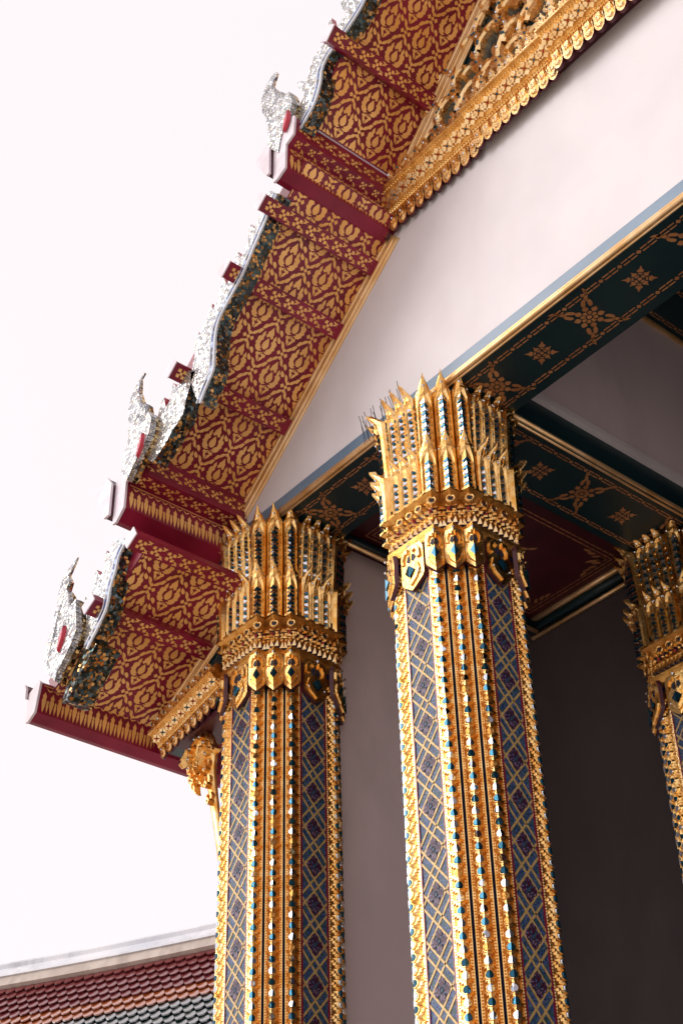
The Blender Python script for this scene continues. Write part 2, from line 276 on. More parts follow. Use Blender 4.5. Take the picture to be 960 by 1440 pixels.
# ------------------------------------------------------------------ roof tiers
YE, YBF, YBB, YIN = 5.53, 5.62, 5.77, 13.5       # eave end, bargeboard front / back, how far the roof runs back
def shell_frame(a, b):
    """frame on the underside of the slope a->b (a lower): u along +y, v up the slope, h outwards (down)"""
    a, b = Vector((a[0], 0, a[1])), Vector((b[0], 0, b[1])); V = (b-a).normalized(); N = Vector((V.z, 0, -V.x)); return a, V, N, (b-a).length
def on_ratio(rat, line, dz=0):
    (x0, z0), (x1, z1) = line; mm = (z1-z0)/(x1-x0); z = (z0+dz+mm*(-rat*1.6-x0))/(1-mm*rat); return rat*(z-1.6), z
def stencil(name, polys, fr, parent, h=.004, m='stencil'):
    b = MB()
    for p in polys: b.flat(p, fr, h)
    return b.build(name, m, parent, 'stuff')
def roof_tier(label, line, eave, purlins, v0, u0, YE=YE, eo=.05, YP=5.48):
    t = thing('roof_tier', label, 'roof', (0, 0, 0), 'stepped roof tiers')
    # boarded soffit, one panel for each bay between purlins
    a, V, N, L = shell_frame(line[0], line[-1])
    pos = []
    for rat, wd in purlins:
        x, z = on_ratio(rat, (line[0], line[-1]), -.10/abs(N.z)); e = (Vector((x, 0, z))-a).dot(V); pos.append((e-wd, e))
    cuts = [0]+[c for p in sorted(pos) for c in p]+[L]
    up_ = -N*.2
    for k in range(0, len(cuts), 2):
        s0, s1 = max(0, cuts[k]-.03), min(L, cuts[k+1]+.03)
        if s1-s0 < .05: continue
        p, q = a+V*s0, a+V*s1; b = MB()
        b.extr_y([(p.x, p.z), (q.x, q.z), (q.x+up_.x, q.z+up_.z), (p.x+up_.x, p.z+up_.z)], YBB-.05, YIN)
        sf = b.build('soffit_panel', 'red', t)
        fr = frame((p.x, YBB-.05, p.z), (0, 1, 0), V, N); W = YG-YBB+.05
        stencil('gold_stencil', clipped(lattice_raw(W, s1-s0, v0-s0, u0), W, s1-s0), fr, sf)
    for e0, e1 in pos:
        b = MB(); p, q = a+V*e0, a+V*e1; d = N*.10
        b.extr_y([(p.x, p.z), (q.x, q.z), (q.x+d.x, q.z+d.z), (p.x+d.x, p.z+d.z)], YP, YG+.05)
        pu = b.build('purlin', 'red', t); mid = a+V*((e0+e1)/2)+N*.10
        stencil('gold_stencil', [xf(x, 0, 0) for x in clipped([[(u, v+.08) for u, v in r_] for r_ in flower_row(1.3)], 1.3, .16, .004)], frame((mid.x, YP+.03, mid.z)-0*V if False else Vector((mid.x, YP+.03, mid.z))-V*.08, (0, 1, 0), V, N), pu)
        b = MB(); c = .006
        P = [p-V*c-N*.02, q+V*c-N*.02, q+V*c+d+N*c, p-V*c+d+N*c]
        b.extr_y([(v.x, v.z) for v in P], YP-.012, YP-.0005); b.build('end_board', 'white_paint', pu)
    # moulded eave beam
    b = MB(); b.extr_y(eave['sec'], YE, YIN, 0); eb = b.build('eave_beam', 'red', t)
    b = MB(); cx = sum(p[0] for p in eave['sec'])/len(eave['sec']); cz = sum(p[1] for p in eave['sec'])/len(eave['sec'])
    b.extr_y([(cx+(x-cx)*1.03, cz+(z-cz)*1.03) for x, z in eave['sec']], YE-.025, YE-.001); b.build('end_board', 'white_paint', eb)
    for (p, q, kind) in eave['faces']:
        A, B = Vector((p[0], 0, p[1])), Vector((q[0], 0, q[1])); Vd = (B-A).normalized(); Nd = Vector((Vd.z, 0, -Vd.x)); H = (B-A).length
        if Nd.x < 0 and Nd.z > 0: Nd = -Nd
        fr = frame((A.x, YE+.02, A.z), (0, 1, 0), Vd, Nd); Ln = YG-YE-.02; ps = []
        if kind == 'row': ps = [[(u, v+H/2) for u, v in r_] for r_ in flower_row(Ln, .16, .8*min(1, H/.16))]
        if kind == 'leaf':
            for k in range(int(Ln/.083)+1):
                ps += [[(.03+k*.083+u, .115+v) for u, v in BIGLEAF], [(.0715+k*.083+u, .10+v) for u, v in SMALLLEAF]]
                ps.append([(.03+k*.083, .262), (.055+k*.083, .232), (.0715+k*.083, .222), (.088+k*.083, .232), (.113+k*.083, .262), (.0715+k*.083, .236)])
            ps.append([(0, .268), (Ln, .268), (Ln, .276), (0, .276)])
        if kind in ('leaf', 'diamond') and H > .3:
            for k in range(int(Ln/.083)+1): ps.append([(.03+k*.083, H-.02), (.055+k*.083, H-.045), (.03+k*.083, H-.07), (.005+k*.083, H-.045)]); ps.append([(.0715+k*.083-.012, H-.012), (.0715+k*.083+.012, H-.012), (.0715+k*.083, H-.03)])
        stencil('gold_stencil', clipped(ps, Ln, H, .003), fr, eb, .004, 'stencil')
    # outer tile-edge beam
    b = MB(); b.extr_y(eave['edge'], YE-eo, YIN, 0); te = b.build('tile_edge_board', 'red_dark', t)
    b = MB(); cx = sum(p[0] for p in eave['edge'])/len(eave['edge']); cz = sum(p[1] for p in eave['edge'])/len(eave['edge'])
    b.extr_y([(cx+(x-cx)*1.04, cz+(z-cz)*1.04) for x, z in eave['edge']], YE-eo-.025, YE-eo-.001); b.build('end_board', 'white_paint', te)
    return t
def eave_sec(pr, back, topz):
    return dict(pr=pr)
# profiles run from the top inner lip down to the bottom edge, then round the back
E1p = [(-7.07, 13.16), (-7.09, 12.925), (-7.204, 12.88), (-7.213, 12.57), (-7.33, 12.517)]
E2p = [(-9.574, 10.71), (-9.58, 10.454), (-9.745, 10.414), (-9.75, 10.12), (-9.865, 10.02)]
E3p = [(-11.0, 8.79), (-11.05, 8.505), (-11.15, 8.45)]
def mk(pr, w, h, faces, edge): return dict(sec=pr+[(pr[-1][0]-w, pr[-1][1]), (pr[-1][0]-w, pr[-1][1]+h), (pr[0][0]-.03, pr[0][1]+.03)], faces=faces, edge=edge)
e1 = mk(E1p, .06, .45, [(E1p[1], E1p[0], 'row'), (E1p[2], E1p[1], 'row'), (E1p[3], E1p[2], 'leaf')], [(-7.62, 12.95), (-7.44, 12.62), (-7.40, 12.62), (-7.40, 12.98), (-7.46, 13.05)])
e2 = mk(E2p, .06, .5, [(E2p[1], E2p[0], 'row'), (E2p[2], E2p[1], 'row'), (E2p[3], E2p[2], 'leaf')], [(-10.2, 10.5), (-10.02, 10.12), (-9.935, 10.12), (-9.935, 10.48), (-10.02, 10.6)])
e3 = mk(E3p, .05, .3, [(E3p[1], E3p[0], 'leaf')], [(-11.27, 8.82), (-11.24, 8.72), (-11.21, 8.70), (-11.21, 8.80), (-11.24, 8.86)])
L1 = [(-7.07, 13.19), (-4.2, 16.26)]; L2a = [(-9.60, 10.69), (-7.12, 12.70)]; L3 = [(-11.02, 8.74), (-9.5, 9.572)]
T1 = roof_tier('uppermost red and gold roof overhang, above the gilded pediment', L1, e1, [(-.5234, .17)], .2, .1, 5.56)
T2 = roof_tier('middle red and gold roof overhang, along the sloping edge of the white gable wall', L2a, e2, [(-.7746, .17), (-.9156, .17), (-.692, .16)], .12, .12, 5.61)
T3 = roof_tier('lowest red and gold roof overhang, sticking out left of the left column', L3, e3, [(-1.3212, .17), (-1.1786, .16)], .0, .05, 5.60, .03, 5.52)

# ------------------------------------------------------------------ bargeboards with fins and tail finials
B1_LO = [(-4.9, 15.45), (-5.5, 14.75), (-5.9, 14.22), (-6.068, 13.958), (-6.177, 13.867), (-6.338, 13.79), (-6.49, 13.734), (-6.631, 13.70), (-6.715, 13.60), (-6.746, 13.423), (-6.809, 13.26), (-6.891, 13.15), (-7.067, 13.03)]
B1_UP = [(-5.1, 15.7), (-5.72, 15.0), (-6.1, 14.45), (-6.252, 14.15), (-6.382, 14.08), (-6.492, 14.03), (-6.6, 13.99), (-6.746, 13.98), (-6.869, 13.93), (-6.949, 13.79), (-6.985, 13.596), (-7.053, 13.469), (-7.21, 13.30)]
B2A_LO = [(-7.418, 12.437), (-7.602, 12.204), (-7.758, 12.017), (-7.948, 11.772), (-8.112, 11.64), (-8.287, 11.487), (-8.347, 11.33), (-8.356, 11.065), (-8.368, 10.869), (-8.473, 10.733), (-8.554, 10.599)]
B2A_UP = [(-7.553, 12.601), (-7.706, 12.385), (-7.936, 12.12), (-8.103, 11.986), (-8.381, 11.759), (-8.584, 11.633), (-8.689, 11.432), (-8.734, 11.234), (-8.77, 11.079), (-8.708, 10.856), (-8.602, 10.632)]
B2B_LO = [(-8.70, 11.10), (-8.823, 10.848), (-8.868, 10.677), (-9.036, 10.59), (-9.146, 10.498), (-9.339, 10.408)]
B2B_UP = [(-8.90, 11.25), (-9.03, 11.083), (-9.143, 10.999), (-9.257, 10.925), (-9.40, 10.80), (-9.56, 10.62)]
B3_LO = [(-9.677, 9.679), (-9.784, 9.579), (-9.826, 9.434), (-9.89, 9.279), (-9.924, 9.095), (-10.026, 8.963), (-10.217, 8.785)]
B3_UP = [(-9.917, 9.851), (-9.99, 9.753), (-10.069, 9.609), (-10.165, 9.5), (-10.274, 9.398), (-10.312, 9.15), (-10.315, 8.847)]
F1 = [(-7.412, 14.251), (-7.484, 14.269), (-7.572, 14.188), (-7.631, 14.11), (-7.633, 13.94), (-7.582, 13.718), (-7.497, 13.533), (-7.52, 13.512), (-7.472, 13.409), (-7.481, 13.234), (-7.49, 13.104), (-7.308, 12.844), (-7.264, 13.022), (-7.198, 13.169), (-7.109, 13.284), (-7.075, 13.38), (-7.142, 13.614), (-7.233, 13.608), (-7.274, 13.762), (-7.372, 13.796), (-7.409, 13.971), (-7.456, 13.974), (-7.458, 14.091), (-7.388, 14.202)]
F2 = [(-9.553, 11.678), (-9.671, 11.592), (-9.745, 11.454), (-9.753, 11.3), (-9.704, 11.11), (-9.642, 11.013), (-9.686, 10.961), (-9.651, 10.875), (-9.729, 10.694), (-9.74, 10.482), (-9.622, 10.322), (-9.449, 10.513), (-9.327, 10.616), (-9.266, 10.725), (-9.256, 10.869), (-9.328, 10.981), (-9.373, 10.94), (-9.421, 11.163), (-9.478, 11.111), (-9.587, 11.419), (-9.604, 11.337), (-9.584, 11.615), (-9.524, 11.648)]
F3 = [(-10.519, 9.963), (-10.669, 9.921), (-10.771, 9.826), (-10.797, 9.673), (-10.767, 9.509), (-10.796, 9.387), (-10.737, 9.276), (-10.802, 9.206), (-10.863, 9.118), (-10.875, 8.974), (-10.824, 8.81), (-10.612, 8.596), (-10.58, 8.693), (-10.492, 8.765), (-10.385, 8.865), (-10.298, 9.013), (-10.385, 9.389), (-10.482, 9.36), (-10.569, 9.567), (-10.634, 9.643), (-10.594, 9.712), (-10.651, 9.819), (-10.538, 9.923)]
def smooth(pts, n=3):
    out = []
    for k in range(len(pts)-1):
        p0, p1, p2, p3 = [Vector(pts[min(max(k+d, 0), len(pts)-1)]) for d in (-1, 0, 1, 2)]
        for i in range(n):
            t = i/n; out.append(tuple(.5*((2*p1)+(p2-p0)*t+(2*p0-5*p1+4*p2-p3)*t*t+(3*p1-p0-3*p2+p3)*t**3)))
    return out+[tuple(pts[-1])]
def bargeboard(tier, lo, hi, fins, bands=True, y0=YBF, y1=YBB):
    lo, hi = smooth(lo), smooth(hi); pts = lo+hi[::-1]; nl = len(lo); b = MB()
    b.extr_y(pts, y0, y1, 0, mf=0, mb=1, side=lambda k: 1 if k < nl-1 else 0)
    bd = b.build('bargeboard', ['silver', 'dark_mosaic'], tier)
    if bands:
        for off, wd, m, nm in ((.012, .028, 'ridge_white', 'white_band'), (.042, .034, 'blue_mosaic', 'blue_band'), (.078, .018, 'ridge_white', 'white_band')):
            b = MB(); rings = []
            for k in range(nl):
                p = Vector(lo[k]); q = Vector(lo[min(k+1, nl-1)]); r_ = Vector(lo[max(k-1, 0)]); t = (q-r_).normalized(); nn = Vector((t.y, -t.x)); tgt = Vector(hi[min(k, len(hi)-1)])-p
                if nn.dot(tgt) < 0: nn = -nn
                A, B = p+nn*off, p+nn*(off+wd); rings.append([(A.x, y0+.004, A.y), (A.x, y0-.014, A.y), (B.x, y0-.014, B.y), (B.x, y0+.004, B.y)])
            b.loft(rings); b.build(nm, m, bd)
    # fins stand on the upper edge, tips pointing up the slope
    for (tx, tz, sc) in fins:
        k = min(range(len(hi)), key=lambda i: (hi[i][0]-tx)**2+(hi[i][1]-tz)**2); k0, k1 = max(0, k-2), min(len(hi)-1, k+2)
        d = Vector(hi[k1])-Vector(hi[k0]); d = (d if d.x < 0 else -d).normalized(); nn = Vector((-d.y, d.x)); nn = nn if nn.y > 0 else -nn
        base = Vector(hi[k]); tip = Vector((tx, tz))+nn*.07; hgt = (tip-base).dot(nn); al = (tip-base).dot(d)
        f = [(al, hgt), (al+.05*sc, hgt*.98), (al+.14*sc, hgt*.72), (al+.22*sc, hgt*.42), (al+.30*sc, -.02), (al+.08*sc, -.02), (al+.06*sc, hgt*.3), (al+.03*sc, hgt*.66)]
        P = [base+d*u+nn*v for u, v in f]; b = MB(); b.extr_y([(p.x, p.y) for p in P], y0+.03, y1-.06, 0, side=lambda q: 1 if q >= 5 else 0)
        b.build('roof_fin', ['silver', 'red_paint'], bd)
    return bd
def finial(tier, pts, red, y0=5.52, y1=5.64):
    """naga-tail finial: thick in the middle, drawn in to a ridge on both faces"""
    n = len(pts); b = MB(); zt, ym = max(p[1] for p in pts), (y0+y1)/2; fr = lambda u, v, h: (u, ym+(h-ym)*min(1, .12+(zt-v)/.75), v)
    b.relief(pts, fr, (y0+y1)/2, y0, .006, 0); b.relief(pts, fr, (y0+y1)/2, y1, .006, 0, 1)
    f = b.build('tail_finial', ['silver', 'gold_mosaic'], tier)
    x, z = red; b = MB(); b.relief(xf(mir([(0, .14), (.03, .08), (.042, 0), (.03, -.08), (0, -.14)]), x, z, -.28), lambda u, v, h: (u, y0-h, v), -.004, .03, .018); b.build('red_glass_drop', 'red_paint', f)
    return f
bargeboard(T1, B1_LO, B1_UP, [(-6.594, 14.27, 1), (-6.40, 14.42, 1), (-6.18, 14.68, 1), (-7.10, 13.86, .8), (-5.95, 14.95, 1)], True)
bargeboard(T2, B2A_LO, B2A_UP, [(-7.654, 12.591, .9), (-7.842, 12.406, .9), (-8.065, 12.209, .9), (-8.27, 12.0, .9), (-8.464, 11.797, .9), (-8.676, 11.62, .9)])
bargeboard(T2, B2B_LO, B2B_UP, [(-9.229, 11.13, .9), (-9.06, 11.22, .8)], False)
bargeboard(T3, B3_LO, B3_UP, [(-10.044, 9.80, .8), (-10.209, 9.66, .8), (-10.36, 9.47, .7)])
finial(T1, F1, (-7.16, 13.16)); finial(T2, F2, (-9.40, 10.60)); finial(T3, F3, (-10.55, 9.02))
b = MB(); b.extr_y([(-10.60, 8.60), (-10.28, 8.95), (-10.12, 8.80), (-10.35, 8.62), (-10.55, 8.42), (-10.66, 8.44)], 5.64, 5.9); b.build('finial_foot', 'dark_mosaic', T3)

# ------------------------------------------------------------------ building: gable wall, beams, ceilings
bld = thing('temple_porch', 'white plastered temple porch with green beams behind the gilded columns', 'building')
b = MB(); b.extr_y([(-9.9, 10.373), (1.5, 10.373), (-1.2, 12.6), (-3.4, 15.2), (-5.0, 15.2), (-7.2, 12.62), (-8.2, 11.80), (-9.0, 11.14), (-9.72, 10.6), (-9.95, 10.45)], YG, YG+.5); b.build('gable_wall', 'plaster', bld)
b = MB(); b.extr_y([(-10.85, 8.42), (-9.4, 8.42), (-9.4, 9.6), (-10.0, 9.29), (-10.85, 8.82)], YG, YG+.3); b.build('side_gable_wall', 'teal', bld)
def moulding(poly, y, rads, name='rake_moulding', m='gold_mould', parent=None):
    """bundle of half-round gilt strips running along a polyline in the wall plane"""
    P = smooth(poly, 4)
    for off, r_ in rads:
        b = MB(); pts = []
        for k in range(len(P)):
            t = (Vector(P[min(k+1, len(P)-1)])-Vector(P[max(k-1, 0)])).normalized(); nn = Vector((t.y, -t.x)); q = Vector(P[k])+nn*off; pts.append((q.x, y, q.y))
        b.tube(pts, r_, 8); b.build(name, m, parent, smooth=True)
RK = ((.0, .032), (.052, .024), (.095, .03), (.135, .016), (.162, .016))
moulding([(-9.82, 10.50), (-9.1, 11.07), (-8.25, 11.77), (-7.25, 12.58)], YG-.01, RK, parent=bld)
moulding([(-10.85, 8.83), (-10.0, 9.30), (-9.5, 9.57)], YG-.02, RK[:4], parent=bld)
def beam(x0, x1, y0, y1, z1, name, axis, front=None):
    b = MB(); b.box(x0, x1, y0, y1, ZB, z1); return b.build(name, 'green', bld)
fb = beam(-10.1, 1.7, YG-.012, YG+.705, 10.372, 'front_beam', 'x')
b = MB(); b.box(-10.1, -1.5, YG-.024, YG-.0125, ZB+.05, 10.37); b.build('front_sheen_board', 'sky_sheen_face', fb)  # front of the green beam, sky sheen painted on as blue-grey
for yy, zz_, r_ in ((YG-.018, ZB+.044, .017), (YG-.02, ZB+.012, .022), (YG+.012, ZB-.004, .012)):
    b = MB(); b.tube([(x, yy, zz_) for x in (-10.1, -6, -1.5)], r_, 8); b.build('gold_moulding', 'gold_mould', fb, smooth=True)
sb = beam(-7.39, -6.63, YG+.706, 10.5, 10.56, 'side_beam', 'y')
for xx, zz_, r_ in ((-6.625, ZB+.03, .025), (-6.65, ZB-.002, .014)):
    b = MB(); b.tube([(xx, y, zz_) for y in (7.6, 9, 10.5)], r_, 8); b.build('gold_moulding', 'gold_mould', sb, smooth=True)
b = MB(); b.box(-7.36, -6.575, YG+.71, 10.5, 10.561, 10.64, 0); b.build('white_fillet', 'plaster', sb)
b = MB(); b.box(-7.3, -6.68, YG+.71, 13.5, 10.641, 12.9); b.build('inner_upper_wall', 'plaster_lit', bld)
# painted gold ornament under the beams
ROS = [circ(0, 0, .022, 8)]+[xf([(-.018, .032), (.018, .032), (.03, .055), (0, .075), (-.03, .055)], 0, 0, k*math.pi/4) for k in range(8)]+[xf([(-.022, .085), (0, .07), (.022, .085), (.028, .105), (0, .135), (-.028, .105)], 0, 0, (k+.5)*math.pi/4) for k in range(8)]
def big_rosette(cx, cy, s=1.):
    out = [xf(p, cx, cy, 0, s) for p in ROS]
    for k in range(4):
        a = math.pi/4+k*math.pi/2-(.18 if k % 2 else -.18)
        for da, r0, LL, WW, bd in ((-.22, .13, .1, .045, .8), (.22, .13, .1, .045, -.8), (0, .19, .1, .04, .5), (.03, .26, .09, .034, -.6)):
            out.append(flame((cx+s*r0*math.cos(a+da), cy+s*r0*math.sin(a+da)), a+da*.4, LL*s, WW*s, bd))
    return out
def small_flower(cx, cy, s=1.):
    out = [circ(cx, cy, .018*s, 8)]
    for k in range(4):
        out.append(xf([(-.014, .026), (.014, .026), (.018, .045), (-.018, .045)], cx, cy, k*math.pi/2, s))
        out.append(xf([(-.016, .052), (.016, .052), (.026, .072), (.012, .078), (0, .11), (-.012, .078), (-.026, .072)], cx, cy, k*math.pi/2, s))
        out.append(xf([(-.014, .05), (.014, .05), (.018, .066), (-.018, .066)], cx, cy, math.pi/4+k*math.pi/2, s))
        out.append(xf([(-.02, .074), (.02, .074), (.032, .098), (.016, .104), (.006, .13), (0, .15), (-.006, .13), (-.016, .104), (-.032, .098)], cx, cy, math.pi/4+k*math.pi/2, s))
    return out
def border(L, v):
    out = []; p = .2
    for k in range(int(L/p)+1):
        x = k*p; out.append([(x, v-.024), (x+.024, v), (x, v+.024), (x-.024, v)])
        for x0, x1 in ((x+.03, x+.095), (x+.105, x+.17)):
            for vv in (-.017, .017): out.append([(x0, v+vv-.007), (x1, v+vv-.007), (x1, v+vv+.007), (x0, v+vv+.007)])
    return out
ps = []
for xs in [(-9.0, -7.6), (-6.6, -3.0)]:
    for v in (.125, .58): ps += [[(u+xs[0]+10, vv) for u, vv in r_] for r_ in border(xs[1]-xs[0], v)]
for k, x in enumerate([-8.7, -8.18, -7.68, -6.42, -5.88, -5.335, -4.79, -4.24, -3.69, -3.14]): ps += (big_rosette if k in (0, 2, 3, 5, 7, 9) else small_flower)(x+10, .352)
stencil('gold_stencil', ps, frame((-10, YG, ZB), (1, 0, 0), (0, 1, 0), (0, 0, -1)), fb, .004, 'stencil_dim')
ps = []
for v in (.11, .65): ps += [[(u+.1, vv) for u, vv in r_] for r_ in border(2.3, v)]
for k, y in enumerate([.1, .67, 1.23, 1.8, 2.36]): ps += (small_flower if k % 2 else big_rosette)(y+.1, .38, 1.0)
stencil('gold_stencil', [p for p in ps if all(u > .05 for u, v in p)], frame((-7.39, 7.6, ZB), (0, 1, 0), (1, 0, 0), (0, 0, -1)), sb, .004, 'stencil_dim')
# ceiling over the side bay and its mouldings
XL, YW = -9.24, 10.46
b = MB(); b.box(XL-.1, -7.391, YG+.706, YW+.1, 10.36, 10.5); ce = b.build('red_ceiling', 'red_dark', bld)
ps = []
x0, y0, x1, y1 = .28, .3, 1.58, 2.62
for (ax, ay, bx_, by_) in ((x0, y0, x1, y0), (x1, y0, x1, y1), (x1, y1, x0, y1), (x0, y1, x0, y0)):
    a = math.atan2(by_-ay, bx_-ax); Ln = math.hypot(bx_-ax, by_-ay)
    for off in (0, .05):
        k = off
        while k < Ln-off-.02:
            e = min(k+.09, Ln-off); ps.append(xf([(k, off), (e-.012, off), (e-.012, off+.014), (k, off+.014)], ax, ay, a)); k += .09
    for t, q in (): ps += [xf(xf(p, 0, 0, 0, .9), ax, ay, a) for p in [[(.1+t, .09), (.1+t+q, .09), (.1+t+q*.4, .09+q*.6)]]]
    ps += [xf(p, ax, ay, a) for p in [flame((.1+.07*q_, .09+.012*(q_ % 2)), 1.2-.25*q_, .1, .042, -.7) for q_ in range(5)]+[flame((.09, .12+.07*q_), .4+.25*q_, .1, .042, .7) for q_ in range(4)]+[flame((.17, .16), .8, .13, .05, -.5)]]
ps += big_rosette(.93, 1.46, 1.3)+[xf(p, .93, 1.46, math.pi/8, 1.9) for p in ROS[9:]]
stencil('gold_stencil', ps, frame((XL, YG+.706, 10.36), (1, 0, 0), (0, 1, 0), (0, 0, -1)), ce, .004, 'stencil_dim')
def edge_mould(p, q, parent):
    d = (Vector(q)-Vector(p)).normalized(); n_ = Vector((-d.y, d.x, 0))
    for off, zz_, r_, m in ((.0, 10.35, .035, 'gold_mould'), (-.07, 10.30, .05, 'green'), (-.1, 10.21, .025, 'gold_mould')):
        b = MB(); b.tube([Vector(p)+n_*off+Vector((0, 0, zz_)), Vector(q)+n_*off+Vector((0, 0, zz_))], r_, 8); b.build('ceiling_moulding', m, parent, smooth=True)
edge_mould((XL+.13, YG+.72, 0), (XL+.13, YW-.1, 0), ce)
edge_mould((-7.4, YW-.13, 0), (XL+.1, YW-.13, 0), ce)
edge_mould((-7.415, YW, 0), (-7.415, YG+.72, 0), ce) if False else None
b = MB(); b.tube([(-7.40, y, 10.335) for y in (7.6, 9, 10.4)], .016, 6); b.build('ceiling_moulding', 'gold_mould', ce)
b = MB(); b.box(XL-.32, XL, YG+.706, YW+.3, 0, 10.36); b.build('side_wall', 'plaster_lit', bld)
b = MB(); b.box(XL+.001, -6.2, YW, YW+.3, 0, 10.36); b.build('back_wall', 'plaster_shaded', bld)
# high ceiling of the middle bay
b = MB(); b.box(-6.69, -1.1, YG+.5, 13.5, 12.9, 13.05); hc = b.build('high_ceiling', 'green', bld)
ps = []
for v in (.12, .5): ps += border(5, v)
stencil('gold_stencil', ps, frame((-6.68, 7.6, 12.9), (0, 1, 0), (1, 0, 0), (0, 0, -1)), hc, .004, 'stencil_dim')
b = MB(); b.tube([(-6.655, y, 12.88) for y in (7.5, 10, 13.4)], .03, 8); b.build('ceiling_moulding', 'gold_mould', hc)
b = MB(); b.box(-6.2, -2.2, 13.2, 13.5, 0, 12.9); b.build('inner_wall', 'plaster_shaded', bld)
for x in (-6.5, -2.2): b = MB(); b.box(x, x+.3, YW+.301, 13.199, 0, 12.9); b.build('inner_wall', 'plaster_shaded', bld)
# the other half of the porch, right of the picture
b = MB(); b.box(-2.2, 1.2, YW, YW+.3, 0, 10.36); b.build('back_wall', 'plaster_shaded', bld)
b = MB(); b.box(.84, 1.16, YG+.706, YW-.001, 0, 10.36); b.build('side_wall', 'plaster_lit', bld)
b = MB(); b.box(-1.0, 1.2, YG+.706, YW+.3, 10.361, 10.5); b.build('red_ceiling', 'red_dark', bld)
b = MB(); b.box(-1.72, -1.1, YG+.71, 13.5, ZB, 12.9); b.build('side_beam', 'green', bld)
for x0, z0, x1, z1 in ((-4.19, 16.26, -1.3, 13.17), (-1.35, 12.7, 1.2, 10.69), (.9, 9.6, 2.6, 8.74)):
    b = MB(); b.extr_y([(x0, z0), (x1, z1), (x1+.1, z1+.2), (x0+.1, z0+.2)], 5.75, 13.5); b.build('right_roof_slope', 'red', bld)

# ------------------------------------------------------------------ columns
A_, C1, C2 = .45, .23, .347
def plan(d):
    q = [(C1+d, A_+d), (C1+d, C2+d), (C2+d, C2+d), (C2+d, C1+d), (A_+d, C1+d)]      # quadrant x>0,y>0, from the y side to the x side
    out = []
    for sx, sy, rev in ((1, -1, False), (1, 1, True), (-1, 1, False), (-1, -1, True)):
        qq = q[::-1] if rev else q; out += [(x*sx, y*sy) for x, y in qq]
    return out
D2 = 1/math.sqrt(2)
def stations():
    """(x, y, outward dir, fold, kind) round the plan"""
    st = []
    for sx, sy in ((1, -1), (1, 1), (-1, 1), (-1, -1)):
        for (x, y) in ((C1, A_), (C2, C2), (A_, C1)): st.append((x*sx, y*sy, (sx*D2, sy*D2), 1., 'c'))
    for nx, ny in ((0, -1), (1, 0), (0, 1), (-1, 0)):
        for t in (-.115, 0, .115): st.append((nx*A_-ny*t, ny*A_+nx*t, (nx, ny), .25, 'f'))
    return st
ST = stations()
FRONT = lambda x, y: (x-y) > -.15          # faces the porch front / right, where the picture looks
def sframe(st, d=0, z=0):
    x, y, n, k, _ = st; n3 = Vector((n[0], n[1], 0)); Lt = Vector((-n[1], n[0], 0)); o = Vector((x, y, z))+n3*d*(1.414 if k == 1 else 1)
    return lambda u, v, h: o+Lt*u+Vector((0, 0, v))+n3*(h-k*abs(u))
def leaf_mesh(k, w, H, tipout, bodyflare, gems):
    """lancet leaf with raised rim, channel, and a point that leans outward; returns (leaf, gem row) meshes in local frame x=lateral, y=-outward, z up"""
    b = MB(); rings = []
    tip = .115 if H > .9 else .10; ts = 1-tip/H                      # shoulder where the onion point begins
    tl = [0, .04, .05, .3, .55, ts-.16/H, ts-.10/H, ts-.05/H, ts-.02/H, ts, ts+.02/H, ts+.05/H, ts+.09/H, ts+.13/H, 1.]
    for t in tl:
        z = H*t; q = min(1., (t-ts)/(1-ts))
        ww = w if t <= ts-.02/H else (w*.96 if q <= 0 else w*(.74*(1-q)**.85+.16*math.sin(math.pi*q)*(1-q)))
        o = bodyflare*t*t+(tipout*q**1.4 if q > 0 else 0)
        ch = 1. if .045 < t < ts-.03/H else 0.
        fi = .58 if t < ts-.12/H else max(.02, .58*(ts-.03/H-t)/(.09/H))
        row = []
        for fu, hh in ((-1, -.03), (-1, .01), (-(fi+(1-fi)*.5), .024), (-fi, .02-.018*ch), (0, .012-.008*ch+.016*(1-ch)), (fi, .02-.018*ch), (fi+(1-fi)*.5, .024), (1, .01), (1, -.03)):
            u = fu*ww; row.append((u, -(o+hh-k*abs(u)), z))
        rings.append(row)
    b.loft(rings, 0, closed=False)
    g_ = MB(); n = int((H-tip-.16)/.042)
    for i in range(n):
        zc = H*.08+i*.042; t = zc/H; o = bodyflare*t*t+.006; r_ = w*.52; m_ = 0 if i % 2 else 1
        for s in (-1, 1):
            g_.poly([(0, -(o+.012), zc+.021), (s*r_, -(o-k*r_+.004), zc+.004), (s*r_*.8, -(o-k*r_*.8+.004), zc-.012), (0, -(o+.012), zc-.017)], m_)
    for s in (-1, 1): g_.octa((s*w*.86, -(bodyflare*ts*ts+.028-k*w*.86), H*ts-.03), .009, .009, .012, 0)
    # crowning jewel under the point
    zc = H*ts+.035; o = bodyflare*ts*ts+.034
    g_.octa((0, -o, zc), .015, .012, .019, 0)
    return b, g_
def place(me, name, parent, st, d, z, kind=None):
    x, y, n, k, _ = st; dd = d*(1.414 if k == 1 else 1)
    o = link(name, me, parent, kind); o.location = (x+n[0]*dd, y+n[1]*dd, z); o.rotation_euler = (0, 0, math.atan2(n[1], n[0])+math.pi/2); return o
PITCH_, ZR0, ZR1 = .09, 4.4, 8.45
